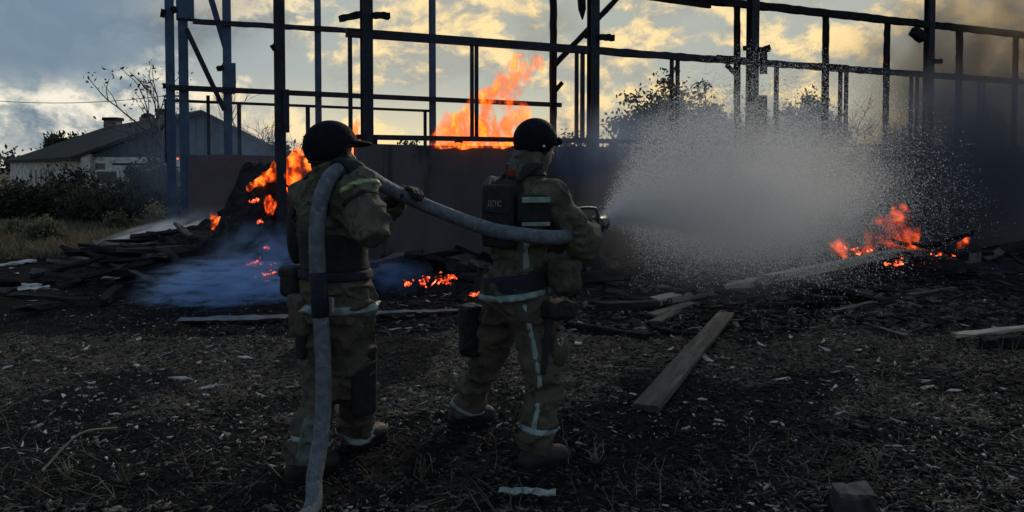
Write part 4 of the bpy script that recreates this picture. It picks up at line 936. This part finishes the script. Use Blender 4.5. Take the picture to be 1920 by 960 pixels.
def pouch(rt, c, hh, B, m, name='pouch', flap=True, wr=.004):
    F = SDF(np.asarray(c)-.24, np.asarray(c)+.24, .008); F.box(c, hh, B, min(hh)*.55); F.wrinkle(wr, (22, 22, 22), 2); o = F.mesh(name, M[m], rt)
    if flap:
        F = SDF(np.asarray(c)-.24, np.asarray(c)+.24, .008); F.box(np.asarray(c)+np.array([0, 0, hh[2]*.62]), (hh[0]*1.08, hh[1]*1.05, hh[2]*.40), B, min(hh)*.4); F.mesh('flap', M[m], o)
    return o
def helmet(rt, J, r, peak=0.):
    hf, hr, hu = J['HB']; c = J['head']+hu*.036; hb = np.array(J['HB']); F = SDF(c-.26, c+.26, .0065)
    F.ell(c, (r[0], r[1], r[2]), hb); sh = SDF(c-.26, c+.26, .0065); sh.ell(c-hu*.004, (r[0]-.010, r[1]-.010, r[2]-.010), hb)
    # lower rim: higher over the face, lower at the nape and ears
    x, y, z = np.meshgrid(*F.ax, indexing='ij', sparse=True); lf = (x-c[0])*hf[0]+(y-c[1])*hf[1]+(z-c[2])*hf[2]; lu = (x-c[0])*hu[0]+(y-c[1])*hu[1]+(z-c[2])*hu[2]; lr = (x-c[0])*hr[0]+(y-c[1])*hr[1]+(z-c[2])*hr[2]
    rim = -.078+.075*np.clip((lf-.01)/.06, 0, 1)
    F.maxw(-(lu-rim)); shell = F.copy(); shell.maxw(-sh.d)
    he = shell.mesh('helmet', M['helmet'], rt)
    E = SDF(c-.26, c+.26, .0065); E.ell(c, (r[0]+.006, r[1]+.006, r[2]+.004), hb); E.maxw(np.abs(lu-rim)-.007); E.maxw(-sh.d); E.mesh('rim', M['black'], he)
    if peak:
        Pk = SDF(c-.30, c+.30, .006); Pk.ell(c+hf*(r[0]*.62)+hu*.012, (r[0]*.62+peak, r[1]*.80, .020), np.array([unit(hf-hu*.06), hr, unit(hu+hf*.06)])); Pk.maxw((sh.d*0-1) if False else -SDFell(Pk, c, (r[0]-.004, r[1]-.004, r[2]-.004), hb)); Pk.mesh('peak', M['helmet'], he)
    return he, c
def SDFell(F, c, r, B):
    x, y, z = np.meshgrid(*F.ax, indexing='ij', sparse=True); x, y, z = x-c[0], y-c[1], z-c[2]
    q = [x*B[i][0]+y*B[i][1]+z*B[i][2] for i in range(3)]; k0 = np.sqrt(sum((q[i]/r[i])**2 for i in range(3)))+1e-6; k1 = np.sqrt(sum((q[i]/r[i]**2)**2 for i in range(3)))+1e-6
    return k0*(k0-1)/k1
def jacket_sdf(J, hem):
    allp = np.array([J[k] for k in ('pel', 'chest', 'neck', 'lsh', 'rsh', 'lel', 'rel', 'lwr', 'rwr')]); F = SDF(allp.min(0)-np.array([.24, .24, .30]), allp.max(0)+.24, .0095)
    torso_chain(F, J, .010, .07); F.ell(J['pel']-np.array([0, 0, hem]), (.158, .198, .13), np.array(J['B']), .07)
    for s_ in ('l', 'r'): F.chain([J[s_+'sh'], J[s_+'el'], J[s_+'cuf']], [.080, .070, .057], .045)
    F.cap(J['neck']-np.array([0, 0, .03]), J['neck']+np.array([0, 0, .05]), .088, .078, .03)
    return F

# ---- hose path (shared by both men)
HP = [np.array([-1.35, 2.0, .045]), np.array([-1.10, 2.72, .06]), P(570, 972, 3.20), P(590, 890, 3.36), P(604, 790, 3.46), P(606, 680, 3.49), P(599, 560, 3.50), P(594, 450, 3.50), P(601, 378, 3.53), P(622, 328, 3.60), P(655, 316, 3.72), P(692, 331, 3.86), P(725, 351, 3.97), P(772, 374, 4.05), P(850, 406, 4.03), P(920, 430, 3.80), P(985, 441, 3.73), P(1045, 445, 3.82), P(1085, 436, 4.07), P(1108, 427, 4.19)]
# ---- first firefighter: hose over the right shoulder
def man_one():
    J = {}; fw, rg, up = basis((.60, .80)); J['B'] = (fw, rg, up); hf, hr, hu = basis((.93, .36)); 
    J['HB'] = (unit(hf+up*.02), hr, unit(up-hf*.02)); J['pel'] = P(630, 552, 3.76); J['chest'] = P(622, 405, 3.76); J['neck'] = P(620, 333, 3.76); J['head'] = P(620, 287, 3.76)
    J['rsh'] = P(660, 368, 3.66); J['lsh'] = P(578, 372, 3.88); J['rel'] = P(697, 425, 3.50); J['lel'] = P(668, 432, 4.14)
    J['rwr'] = P(674, 330, 3.60); J['lwr'] = P(752, 372, 4.13)
    J['rhip'] = J['pel']+rg*.095-up*.04; J['lhip'] = J['pel']-rg*.095-up*.04
    J['rkn'] = P(668, 735, 3.83); J['ran'] = P(668, 838, 4.02); J['lkn'] = P(602, 725, 3.74); J['lan'] = P(568, 895, 3.62)
    for s_ in 'rl':
        J[s_+'an'][2] = gz1(*J[s_+'an'][:2])+.075; J[s_+'toe'] = J[s_+'an']+fw*.115; J[s_+'toe'][2] -= .025; J[s_+'cuff'] = J[s_+'an']*.87+J[s_+'kn']*.13
    J['rcuf'] = J['rwr']*.9+J['rel']*.1; J['lcuf'] = J['lwr']*.85+J['lel']*.15
    rt = person(J, fw, hf, 'firefighter from behind with hose over one shoulder, black peaked helmet and olive jacket')
    hx = unit(HP[11]-HP[9]); pc = HP[10]*.6+HP[9]*.4
    rh = (pc+np.array([.062, -.012, .028])-unit(pc-J['rel'])*.03, unit(np.array([-.75, .25, .55])), np.array([-.4, .3, -.8]), np.array([.5, .7, .3]), .55)
    lp = HP[13]; lh = (lp+np.array([-.060, .045, .035]), unit(np.array([.72, -.50, .18])), np.array([.05, -.25, -.9]), np.array([-.4, -.8, .1]), .50)
    make_body(rt, J, rh, lh)
    T = leg_sdf(J).wrinkle(.012, (9, 9, 24), 3, 2.).folds(.034, (7, 7, 15), 11.); T.mesh('trousers', M['trouser'], rt)
    # reflective tape on the trousers
    q_ = [snap(T, P(x_, y_, 3.0), 0) for x_, y_ in ((583, 792), (577, 820), (572, 848), (568, 872))]; stripe(T, q_, .040, .006, 'leg_stripe', 'refl_dim', rt)
    ringband(T, J['rcuff']+up*.02, J['rkn']-J['ran'], .016, .004, 'leg_band', 'refl', rt); ringband(T, J['lcuff']+up*.06, J['lkn']-J['lan'], .014, .004, 'leg_band', 'refl', rt)
    for s_ in 'rl': boot(rt, J[s_+'an'], J[s_+'toe'], J[s_+'kn']-J[s_+'an'])
    pad = SDF(J['rkn']-.25, J['rkn']+.25, .009); pad.box(P(682, 715, 3.75), (.035, .07, .17), np.array([rg, fw, up]), .03); pad.wrinkle(.004, (20, 20, 20), 2); pad.mesh('thigh_holster', M['black'], rt)
    Jk = jacket_sdf(J, .07); Jk.wrinkle(.016, (10, 10, 17), 3, 5.); Jk.folds(.026, (8, 8, 17), 3.); hemz = P(630, 603, 3.7)[2]; Jk.clip_half((0, 0, hemz), (0, 0, -1)); Jk.mesh('jacket', M['cloth'], rt)
    ringband(Jk, np.array([J['pel'][0], J['pel'][1], P(630, 578, 3.66)[2]]), (0, 0, 1), .020, .011, 'hem_band', 'refl', rt, .34)
    ringband(Jk, J['rwr']*.78+J['rel']*.22, J['rwr']-J['rel'], .014, .005, 'cuff_band', 'yellow', rt, .11)
    ringband(Jk, J['rwr']*.55+J['rel']*.45, J['rwr']-J['rel'], .016, .004, 'sleeve_band', 'black', rt, .11)
    # black load-bearing vest over the lower back, belt and pouches
    V_ = SDF(Jk.lo, np.array([a[-1] for a in Jk.ax]), .0105); torso_chain(V_, J, .032, .07); V_.maxw(gridz(V_)-P(630, 441, 3.6)[2]); V_.maxw(P(630, 512, 3.6)[2]-gridz(V_)); V_.wrinkle(.005, (16, 16, 16), 2, 3.); vest = V_.mesh('vest', M['black'], rt)
    Bt = SDF(Jk.lo, np.array([a[-1] for a in Jk.ax]), .0105); torso_chain(Bt, J, .040, .07); zc = P(630, 520, 3.6)[2]; Bt.maxw(np.abs(gridz(Bt)-zc)-.024); Bt.mesh('belt', M['navy'], rt)
    for s_, px in ((-1, 566), (1, 668)):                                     # shoulder straps of the vest
        tp = J['neck']+rg*s_*.11+up*.02; St = Jk.copy(.012); T2 = SDF.__new__(SDF); T2.lo, T2.h, T2.ax, T2.d = Jk.lo, Jk.h, Jk.ax, np.full(Jk.d.shape, 5., np.float32)
        T2.cap(tp-fw*.13, tp-fw*.17-up*.30+rg*s_*.02, .032, .032, 0); T2.cap(tp-fw*.13, tp+fw*.12, .032, .032, 0); St.maxw(T2.d); St.mesh('shoulder_strap', M['black'], vest)
    pouch(rt, P(553, 528, 3.80), (.055, .065, .075), np.array([fw, rg, up]), 'black'); pouch(rt, P(567, 590, 3.72), (.05, .06, .10), np.array([fw, rg, up]), 'trouser', wr=.008)
    pouch(rt, P(566, 640, 3.70), (.022, .028, .085), np.array([fw, rg, up]), 'black', 'baton_pouch', False)
    tg = MB(); tg.box(P(618, 571, 3.52), (.026, .006, .034), X=rg, bev=.003); tg.build('tag', M['print'], rt)
    sd_ = SDF(J['chest']-.45, J['chest']+.45, .011); sd_.ell(P(556, 432, 3.86), (.05, .05, .17), np.array([fw, rg, up]), .02); sd_.wrinkle(.005, (18, 18, 14), 2); sd_.mesh('side_pouch', M['black'], rt)
    col = SDF(J['neck']-.22, J['neck']+.22, .008); col.cap(J['neck']-np.array([0, 0, .02]), J['neck']+np.array([0, 0, .055])+fw*.01, .097, .088, .02); col.cap(J['neck']+np.array([0, 0, .0]), J['neck']+np.array([0, 0, .16]), .078, .072, 0, cut=True); col.wrinkle(.006, (20, 20, 24), 2); col.mesh('collar', M['cloth'], rt)
    bal = SDF(J['head']-.22, J['head']+.22, .008); hbm = np.array(J['HB']); bal.ell(J['head']-J['HB'][0]*.006, (.100, .084, .120), hbm); bal.cap(J['head']-np.array([0, 0, .08]), J['neck'], .068, .074, .03); bal.ell(J['head']+J['HB'][0]*.11-J['HB'][2]*.005, (.06, .055, .065), hbm, cut=True); bal.mesh('balaclava', M['black'], rt)
    helmet(rt, J, (.133, .107, .123), .040)
    glove(rt, rh, J['rel']); glove(rt, lh, J['lel']); return rt
def gridz(F): return F.ax[2][None, None, :]*np.ones((F.d.shape[0], F.d.shape[1], 1))
def man_two():
    J = {}; fw, rg, up = basis((.80, .60)); J['B'] = (unit(fw+up*-.0), rg, up); hf, hr, hu = basis((.86, .51))
    J['HB'] = (unit(hf-up*.08), hr, unit(up+hf*.08)); J['pel'] = P(968, 548, 4.07); J['chest'] = P(980, 400, 4.07); J['neck'] = P(990, 318, 4.07); J['head'] = P(1003, 276, 4.09)
    J['rsh'] = P(1034, 366, 3.96); J['lsh'] = P(938, 362, 4.22); J['rel'] = P(1094, 455, 3.95); J['lel'] = P(1010, 452, 4.42); J['rwr'] = P(1108, 438, 4.17); J['lwr'] = P(1082, 448, 4.26)
    J['rhip'] = J['pel']+rg*.10-up*.04; J['lhip'] = J['pel']-rg*.10-up*.04
    J['rkn'] = P(1022, 705, 3.90); J['ran'] = P(1003, 868, 3.86); J['lkn'] = P(912, 678, 4.28); J['lan'] = P(868, 786, 4.42)
    for s_ in 'rl':
        J[s_+'an'][2] = gz1(*J[s_+'an'][:2])+.075; d = fw if s_ == 'r' else unit(fw*.9+rg*.1); J[s_+'toe'] = J[s_+'an']+d*.115; J[s_+'toe'][2] -= .025; J[s_+'cuff'] = J[s_+'an']*.78+J[s_+'kn']*.22
    J['rcuf'] = J['rwr']*.85+J['rel']*.15; J['lcuf'] = J['lwr']*.85+J['lel']*.15
    rt = person(J, fw, hf, 'firefighter in mid stride aiming the hose nozzle, round dark helmet and plated vest')
    nz = unit(HP[-1]-HP[-3]); pc = HP[-1]*.5+HP[-2]*.5
    rh = (pc+np.array([.012, -.055, -.050]), unit(np.array([.35, .35, .55])), np.array([-.25, .85, .3]), np.array([.8, .4, -.3]), .55)
    p2 = HP[-2]; lh = (p2+np.array([-.015, .062, -.035]), unit(np.array([-.2, -.3, .75])), np.array([.1, -.9, -.1]), np.array([.8, .2, .2]), .55)
    make_body(rt, J, rh, lh)
    T = leg_sdf(J).wrinkle(.012, (9, 9, 22), 3, 7.).folds(.034, (7, 7, 15), 17.); T.mesh('trousers', M['trouser'], rt)
    sp = [snap(T, P(x, y, 3.2), (0, 1, 0)) for x, y in ((984, 572), (992, 612), (1003, 660), (1013, 712), (1008, 760), (1001, 806))]
    stripe(T, sp, .017, .004, 'leg_stripe', 'refl', rt)
    ringband(T, J['rcuff']+up*.045, J['rkn']-J['ran'], .017, .004, 'leg_band', 'refl', rt); ringband(T, J['lcuff']-up*.015, J['lkn']-J['lan'], .015, .004, 'leg_band', 'refl', rt)
    for s_ in 'rl': boot(rt, J[s_+'an'], J[s_+'toe'], J[s_+'kn']-J[s_+'an'])
    Jk = jacket_sdf(J, .04); Jk.wrinkle(.015, (10, 10, 17), 3, 9.); Jk.folds(.026, (8, 8, 17), 8.); hemz = P(970, 560, 4.0)[2]; Jk.clip_half((J['pel'][0], J['pel'][1], hemz), unit((.12, 0, -1))); Jk.mesh('jacket', M['cloth'], rt)
    ax_t = unit(np.array([-.16, 0, 1]))
    ringband(Jk, np.array([J['pel'][0], J['pel'][1], P(968, 551, 4.0)[2]]), ax_t, .016, .011, 'hem_band', 'refl', rt, .34)
    s2 = [snap(Jk, P(x, y, 3.3), (0, 1, 0)) for x, y in ((986, 460), (987, 490), (986, 516))]; stripe(Jk, s2, .020, .004, 'back_stripe', 'refl', rt)
    Bt = SDF(Jk.lo, np.array([a[-1] for a in Jk.ax]), .0105); torso_chain(Bt, J, .042, .07); x, y, z = np.meshgrid(*Bt.ax, indexing='ij', sparse=True); c = np.array([J['pel'][0], J['pel'][1], P(968, 529, 4.0)[2]]); sd_ = (x-c[0])*ax_t[0]+(z-c[2])*ax_t[2]+0*y; Bt.maxw(np.abs(sd_)-.046); Bt.mesh('belt', M['navy'], rt)
    # plate vest: cover, back plate, side panel, straps
    V_ = SDF(Jk.lo, np.array([a[-1] for a in Jk.ax]), .010); torso_chain(V_, J, .034, .06); z0, z1 = P(980, 440, 4.0)[2], P(980, 335, 4.0)[2]; V_.maxw(gridz(V_)-z1); V_.maxw(z0-gridz(V_))
    x, y, z = np.meshgrid(*V_.ax, indexing='ij', sparse=True); lr = (x-J['chest'][0])*rg[0]+(y-J['chest'][1])*rg[1]+0*z; V_.maxw(np.abs(lr)-(.172-.10*np.clip((z-P(980, 385, 4.0)[2])/.12, 0, 1))); V_.wrinkle(.005, (16, 16, 16), 2, 3.); vest = V_.mesh('vest', M['black'], rt)
    bp = SDF(J['chest']-.45, J['chest']+.45, .009); bc = J['chest']-fw*.160-up*.01; bp.box(bc, (.014, .135, .165), np.array([fw, rg, up]), .014); bp.wrinkle(.004, (14, 14, 14), 2); bp.mesh('back_plate', M['black'], vest)
    for dz in (-.10, -.03, .03):
        wb = MB(); wb.box(bc-fw*.017+up*dz, (.118, .004, .012), X=rg, bev=.002); wb.build('webbing', M['navy'], vest)
    sp_ = SDF(J['chest']-.5, J['chest']+.5, .009); pc_ = snap(Jk, P(1000, 392, 3.3), (0, 1, 0)); nv = unit(np.array([.25, -.95, 0])); sp_.box(pc_+nv*.02, (.030, .085, .075), np.array([nv, unit(np.array([.95, .25, 0])), up]), .02); sp_.mesh('side_panel', M['black'], vest)
    for z_, hh_ in ((374, .014), (419, .010)):
        q = snap(Jk, P(1000, z_, 3.3), (0, 1, 0)); wb = MB(); wb.box(q+nv*.052 if z_ == 374 else q+nv*.045, (.072, .006, hh_), X=unit(np.array([.95, .25, 0])), bev=.002); wb.build('reflective_tab', M['refl'], vest)
    for s_ in (-1, 1):
        tp = J['neck']+rg*s_*.095+up*.0; St = Jk.copy(.016); T2 = SDF.__new__(SDF); T2.lo, T2.h, T2.ax, T2.d = Jk.lo, Jk.h, Jk.ax, np.full(Jk.d.shape, 5., np.float32)
        T2.cap(tp-fw*.10, tp-fw*.17-up*.16, .036, .036, 0); T2.cap(tp-fw*.10, tp+fw*.13, .036, .036, 0); St.maxw(T2.d); St.mesh('shoulder_strap', M['black'], vest)
    # lettering and light edge on the back plate
    fc = bpy.data.curves.new('lettering', 'FONT'); fc.body = 'ДСНС'; fc.size = .042; fc.align_x = 'CENTER'; fc.extrude = .001
    to = bpy.data.objects.new('lettering', fc); COL.objects.link(to); bpy.context.view_layer.update(); me = bpy.data.meshes.new_from_object(to.evaluated_get(bpy.context.evaluated_depsgraph_get())); bpy.data.objects.remove(to)
    me.materials.clear(); me.materials.append(M['print']); lt = bpy.data.objects.new('lettering', me); COL.objects.link(lt); p_ = bc-fw*.022+up*.052-rg*.0
    pw = world_of(vest); mw = Matrix(((rg[0], 0, -fw[0], p_[0]), (rg[1], 0, -fw[1], p_[1]), (0, 1, 0, p_[2]), (0, 0, 0, 1))); lt.parent = vest; lt.matrix_local = pw.inverted() @ mw
    tg = MB(); q = snap(Jk, P(926, 340, 3.4), (0, 1, 0)); tg.box(q-fw*.02, (.03, .004, .009), X=unit(up+rg*.5), bev=.002); tg.build('light_tab', M['print'], vest)
    rd = SDF(J['neck']-.25, J['neck']+.25, .008); q = snap(Jk, P(957, 325, 3.4), (0, 1, 0)); rd.box(q+fw*.004, (.014, .030, .022), np.array([fw, rg, up]), .009); rd.wrinkle(.006, (40, 40, 40), 2); rd.mesh('red_glow_pad', M['red'], rt)  # an indicator's red glow, painted as a plain red pad
    # pouches on the right hip, bag on the left hip, holster, clip
    pouch(rt, P(1058, 517, 3.90), (.065, .070, .080), np.array([fw, rg, up]), 'camo', wr=.026); pouch(rt, P(1045, 580, 3.90), (.085, .065, .040), np.array([fw, rg, up]), 'black', 'hip_bag', False, .02)
    pouch(rt, P(882, 620, 4.20), (.05, .05, .14), np.array([fw, rg, up]), 'black', 'drop_bag', True, .024)
    st_ = MB(); st_.tube([P(1030, 600, 3.86), P(1024, 650, 3.82), P(1018, 702, 3.80)], [.020, .018, .014], 6, flat=.4); st_.build('tool_strap', M['black'], rt)
    cl_ = MB(); q = P(1051, 640, 3.78); cl_.tube([q+np.array([.012*math.cos(t), 0, .020*math.sin(t)]) for t in np.linspace(0, 6.3, 14)], .0035, 6); cl_.tube([q+np.array([0, 0, .02]), q+np.array([0.002, 0, .05])], .003, 6); cl_.build('snap_hook', M['steelbright'], rt)
    kp = SDF(J['rkn']-.3, J['rkn']+.3, .009); kp.ell(P(1048, 655, 3.88), (.05, .05, .085), np.array([fw, rg, up]), .0); kp.wrinkle(.006, (20, 20, 20), 2); kp.mesh('thigh_pocket', M['trouser'], rt)
    col = SDF(J['neck']-.24, J['neck']+.24, .008); nk = unit(J['head']-J['neck']); col.cap(J['neck']-nk*.03, J['neck']+nk*.055, .102, .092, .02); col.cap(J['neck'], J['neck']+nk*.2, .080, .076, 0, cut=True); col.wrinkle(.008, (20, 20, 26), 2); col.mesh('collar', M['cloth'], rt)
    hb = np.array(J['HB']); hr_ = SDF(J['head']-.2, J['head']+.2, .007); hr_.ell(J['head']-J['HB'][0]*.012+J['HB'][2]*.01, (.096, .080, .112), hb); hr_.ell(J['head']+J['HB'][0]*.07-J['HB'][2]*.03, (.08, .1, .11), hb, cut=True); hr_.clip_half(J['head']-J['HB'][2]*.065, -J['HB'][2]); hr_.mesh('hair', M['hair'], rt)
    he, c = helmet(rt, J, (.123, .106, .119))
    for s_ in (1, -1): 
        cs = MB(); a_ = c+J['HB'][1]*s_*.098-J['HB'][2]*.06; b_ = J['head']+J['HB'][0]*.065-J['HB'][2]*.118; cs.tube([a_, (a_+b_)/2+J['HB'][1]*s_*.012, b_], [.010, .009, .009], 6, flat=.35); cs.build('chin_strap', M['black'], rt)
    rv = MB(); q = c+J['HB'][1]*.108-J['HB'][2]*.035-J['HB'][0]*.02; rv.tube([q, q+J['HB'][1]*.012], [.008, .006], 8); rv.build('rivet', M['steelbright'], he)
    vs = SDF(c-.3, c+.3, .0065); vs.ell(c+J['HB'][0]*.10+J['HB'][2]*.005, (.045, .092, .030), hb); vs.maxw(-SDFell(vs, c, (.126, .106, .137), hb)); vs.mesh('peak', M['helmet'], he)
    glove(rt, rh, J['rel']); glove(rt, lh, J['lel']); return rt
man_one(); man_two()

# ------------------------------------------------------------------ hose and nozzle
pts = spline(HP, 14); V_r = [.0362*(1+.05*(random.random()-.5)) for _ in pts]
mb = MB(); mb.tube(pts, V_r, 20); hose = tag(mb.build('fire_hose', M['hose'], None, True), 'grey-blue fire hose running up over one shoulder to the nozzle', 'hose')
cpl = MB(); i0 = 14*6+2; cpl.tube([pts[i0-6], pts[i0-6], pts[i0+4], pts[i0+4]], [.0375, .0392, .0392, .0375], 20); cpl.build('repair_sleeve', M['navy'], hose, True)
nd = unit(P(1128, 418, 4.30)-HP[-1]); p0 = HP[-1]
mb = MB(); mb.tube([p0-nd*.05, p0-nd*.05, p0, p0, p0+nd*.05, p0+nd*.055, p0+nd*.10, p0+nd*.105, p0+nd*.15, p0+nd*.15, p0+nd*.135], [.036, .044, .044, .034, .034, .046, .046, .040, .043, .036, .030], 20); noz = mb.build('nozzle', M['nozzle'], hose, True)
for k in range(9):
    a_ = k*6.283/9; s1 = unit(np.cross(nd, (0, 0, 1))); s2_ = np.cross(s1, nd); q = p0+nd*.078+(s1*math.cos(a_)+s2_*math.sin(a_))*.046
    lg = MB(); lg.box(q, (.020, .006, .006), X=nd, Z=unit(q-p0-nd*.078), bev=.002); lg.build('grip_lug', M['nozzle'], noz)
s1 = unit(np.cross(nd, (0, 0, 1)))
hd_ = MB(); hp = [p0+nd*.03+s1*.040, P(1119, 395, 4.22), P(1110, 390, 4.20), P(1092, 390, 4.14), P(1080, 392, 4.10)]; hd_.tube(spline(hp, 6), .0085, 8); hd_.build('bale_handle', M['nozzle'], noz, True)

# ------------------------------------------------------------------ water spray: droplets thrown in a fog cone that arcs towards the fire
def spray(n, seed):
    r = np.random.default_rng(seed); p0_ = p0+nd*.15; az0 = math.atan2(5.5, 7.3)
    a1 = r.beta(2.0, 2.0, n)*2-1; az_ = .53+a1*.31; e1 = r.random(n); el = np.radians(np.where(r.random(n) < .68, -3+34.5*e1**.62, -3+17*e1))*(1-.20*a1**2); sp = r.uniform(7.4, 11.8, n)*(1-.16*np.abs(a1)**3)
    v = np.stack([np.sin(az_)*np.cos(el), np.cos(az_)*np.cos(el), np.sin(el)], 1)*sp[:, None]
    tend = (v[:, 2]+np.sqrt(v[:, 2]**2+2*9.8*1.25))/9.8; t = tend*np.where(r.random(n) < .03, r.random(n)*.30, r.random(n)**.68*.98)
    p = p0_+v*t[:, None]*(1-.06*t)[:, None]; p[:, 2] -= 4.9*t*t; p += r.normal(0, .02, (n, 3))+r.normal(0, .035, (n, 3))*t[:, None]
    vel = v.copy(); vel[:, 2] -= 9.8*t; vel /= np.linalg.norm(vel, axis=1)[:, None]
    k = (p[:, 2] > .06) & (r.random(n) > .45*(t/tend)**2) & (r.random(n) < np.clip((p[:, 2]-.35)/.75, .02, 1))
    p, vel, t = p[k], vel[k], t[k]; n = len(p); s_ = r.uniform(.0017, .0031, n)*(1+r.random(n)**8*1.3)*np.clip(.55+t*.9, .55, 1.1)
    u = np.cross(vel, np.array([0, 0, 1.])); u /= np.linalg.norm(u, axis=1)[:, None]; w_ = np.cross(u, vel); s_ = s_[:, None]*1.35
    V = np.stack([p+vel*s_*2.9, p-vel*s_*1.1+u*s_*.9, p-vel*s_*1.1-u*s_*.45+w_*s_*.78, p-vel*s_*1.1-u*s_*.45-w_*s_*.78], 1).reshape(-1, 3); b = np.arange(n)[:, None]*4
    F = np.concatenate([b+np.array(f) for f in ((0, 1, 2), (0, 2, 3), (0, 3, 1), (1, 3, 2))]); return V, F
def watermat():
    m = bpy.data.materials.new('water_droplets'); m.use_nodes = True; t = NT(m.node_tree)
    a = t.n('ShaderNodeBsdfDiffuse', i={'Color': (.93, .93, .94, 1)}); b = t.n('ShaderNodeBsdfTranslucent', i={'Color': (.93, .93, .94, 1)})
    mx = t.n('ShaderNodeMixShader', i={0: .8, 1: a.outputs[0], 2: b.outputs[0]}); tp = t.n('ShaderNodeBsdfTransparent'); mx = t.n('ShaderNodeMixShader', i={0: .28, 1: mx.outputs[0], 2: tp.outputs[0]}); o = t.n('ShaderNodeOutputMaterial'); t.link(mx.outputs[0], o.inputs[0]); return m
M['water'] = watermat()
V, F = spray(430000, 900); tag(mesh_np('water_spray', V, F, M['water']), kind='stuff')

# ------------------------------------------------------------------ smoke
def smoke(c, r, col, dens, scale=1.6, thr=.38, soft=.3, stretch=(1, 1, 1), rot=(0, 0, 0), aniso=.3):
    import bmesh
    bm = bmesh.new(); bmesh.ops.create_icosphere(bm, subdivisions=3, radius=1.); me = bpy.data.meshes.new('smoke'); bm.to_mesh(me); bm.free()
    me.materials.append(smokemat('smoke_gas', col, dens, scale, thr, soft, stretch, aniso)); o = bpy.data.objects.new('smoke', me); o.location = c; o.scale = r; o.rotation_euler = rot
    return tag(link(o), kind='stuff')
az_w = math.atan2(AX[1], AX[0])
smoke(P(1520, 365, 12.7), (5.2, .95, 1.45), (.32, .36, .44), 2.6, 1.5, .26, .35, (1.6, 1, 1), (0, 0, az_w))
smoke(P(1830, 315, 13.6), (4.2, 1.3, 2.2), (.27, .285, .33), 3.0, 1.6, .28, .3, (1.4, 1, 1), (0, 0, az_w))
smoke(P(1130, 280, 12.6), (1.7, .7, .95), (.40, .52, .72), 1.0, 1.5, .28, .35, (1, 1, 1), (0, 0, az_w))
smoke(P(1380, 250, 21.), (6.5, 1.6, 1.7), (.42, .52, .70), .45, 1.6, .30, .35, (1.4, 1, 1), (0, 0, az_w))
smoke(P(430, 290, 16.0), (3.0, .9, 1.9), (.36, .52, .82), .40, 1.4, .28, .4, (1, 1, 1), (0, 0, az_w))
smoke(P(1900, 110, 17.0), (3.6, 1.6, 4.0), (.36, .29, .24), 2.4, 1.9, .40, .22, (1, 1, .8), (0, .3, 0))
smoke(P(445, 543, 8.7), (1.3, .8, .46), (.36, .55, .88), 14., 4.2, .47, .15, (1, 1, 2.0), (0, 0, .1), 0.)
smoke(P(500, 490, 9.4), (.85, .5, .60), (.32, .50, .84), 5.0, 2.8, .44, .22, (1, 1, 1), (0, 0, 0), 0.)
smoke(P(1770, 170, 18.5), (4.6, 1.5, 2.9), (.38, .32, .27), 1.25, 1.7, .36, .30, (1, 1, 1), (0, .2, az_w))
smoke(P(1030, 55, 15.5), (1.1, .7, 1.2), (.34, .29, .25), .9, 2.4, .42, .22, (1, 1, 1), (0, .4, 0))
smoke(P(385, 30, 19.0), (2.6, 1.2, 1.5), (.50, .43, .36), .7, 1.9, .42, .22, (1, 1, 1), (0, 0, 0))
smoke(P(268, 452, 12.6), (1.2, .5, .30), (.86, .90, .95), 14., 2.2, .40, .25, (1, 1, 2), (0, -.28, .3), .1)
smoke(P(360, 418, 14.4), (1.2, .5, .42), (.70, .76, .84), 2.2, 2.2, .38, .3, (1, 1, 1), (0, 0, .2), .1)
smoke(P(725, 520, 9.4), (.7, .5, .30), (.22, .40, .78), 2.6, 2.0, .36, .3, (1, 1, 1), (0, 0, 0), 0.)
# fine mist between the droplets
sa = math.atan2(7.3, 5.5)
def mist(c, r, dens, rot):
    o = smoke(c, r, (.985, .985, .99), dens, 1.4, .20, .5, (1, 1, 1), rot, .55); o.name = 'water_mist'; return o
mist(P(1440, 375, 7.7), (3.5, 1.4, 1.1), .30, (0, -.03, sa))
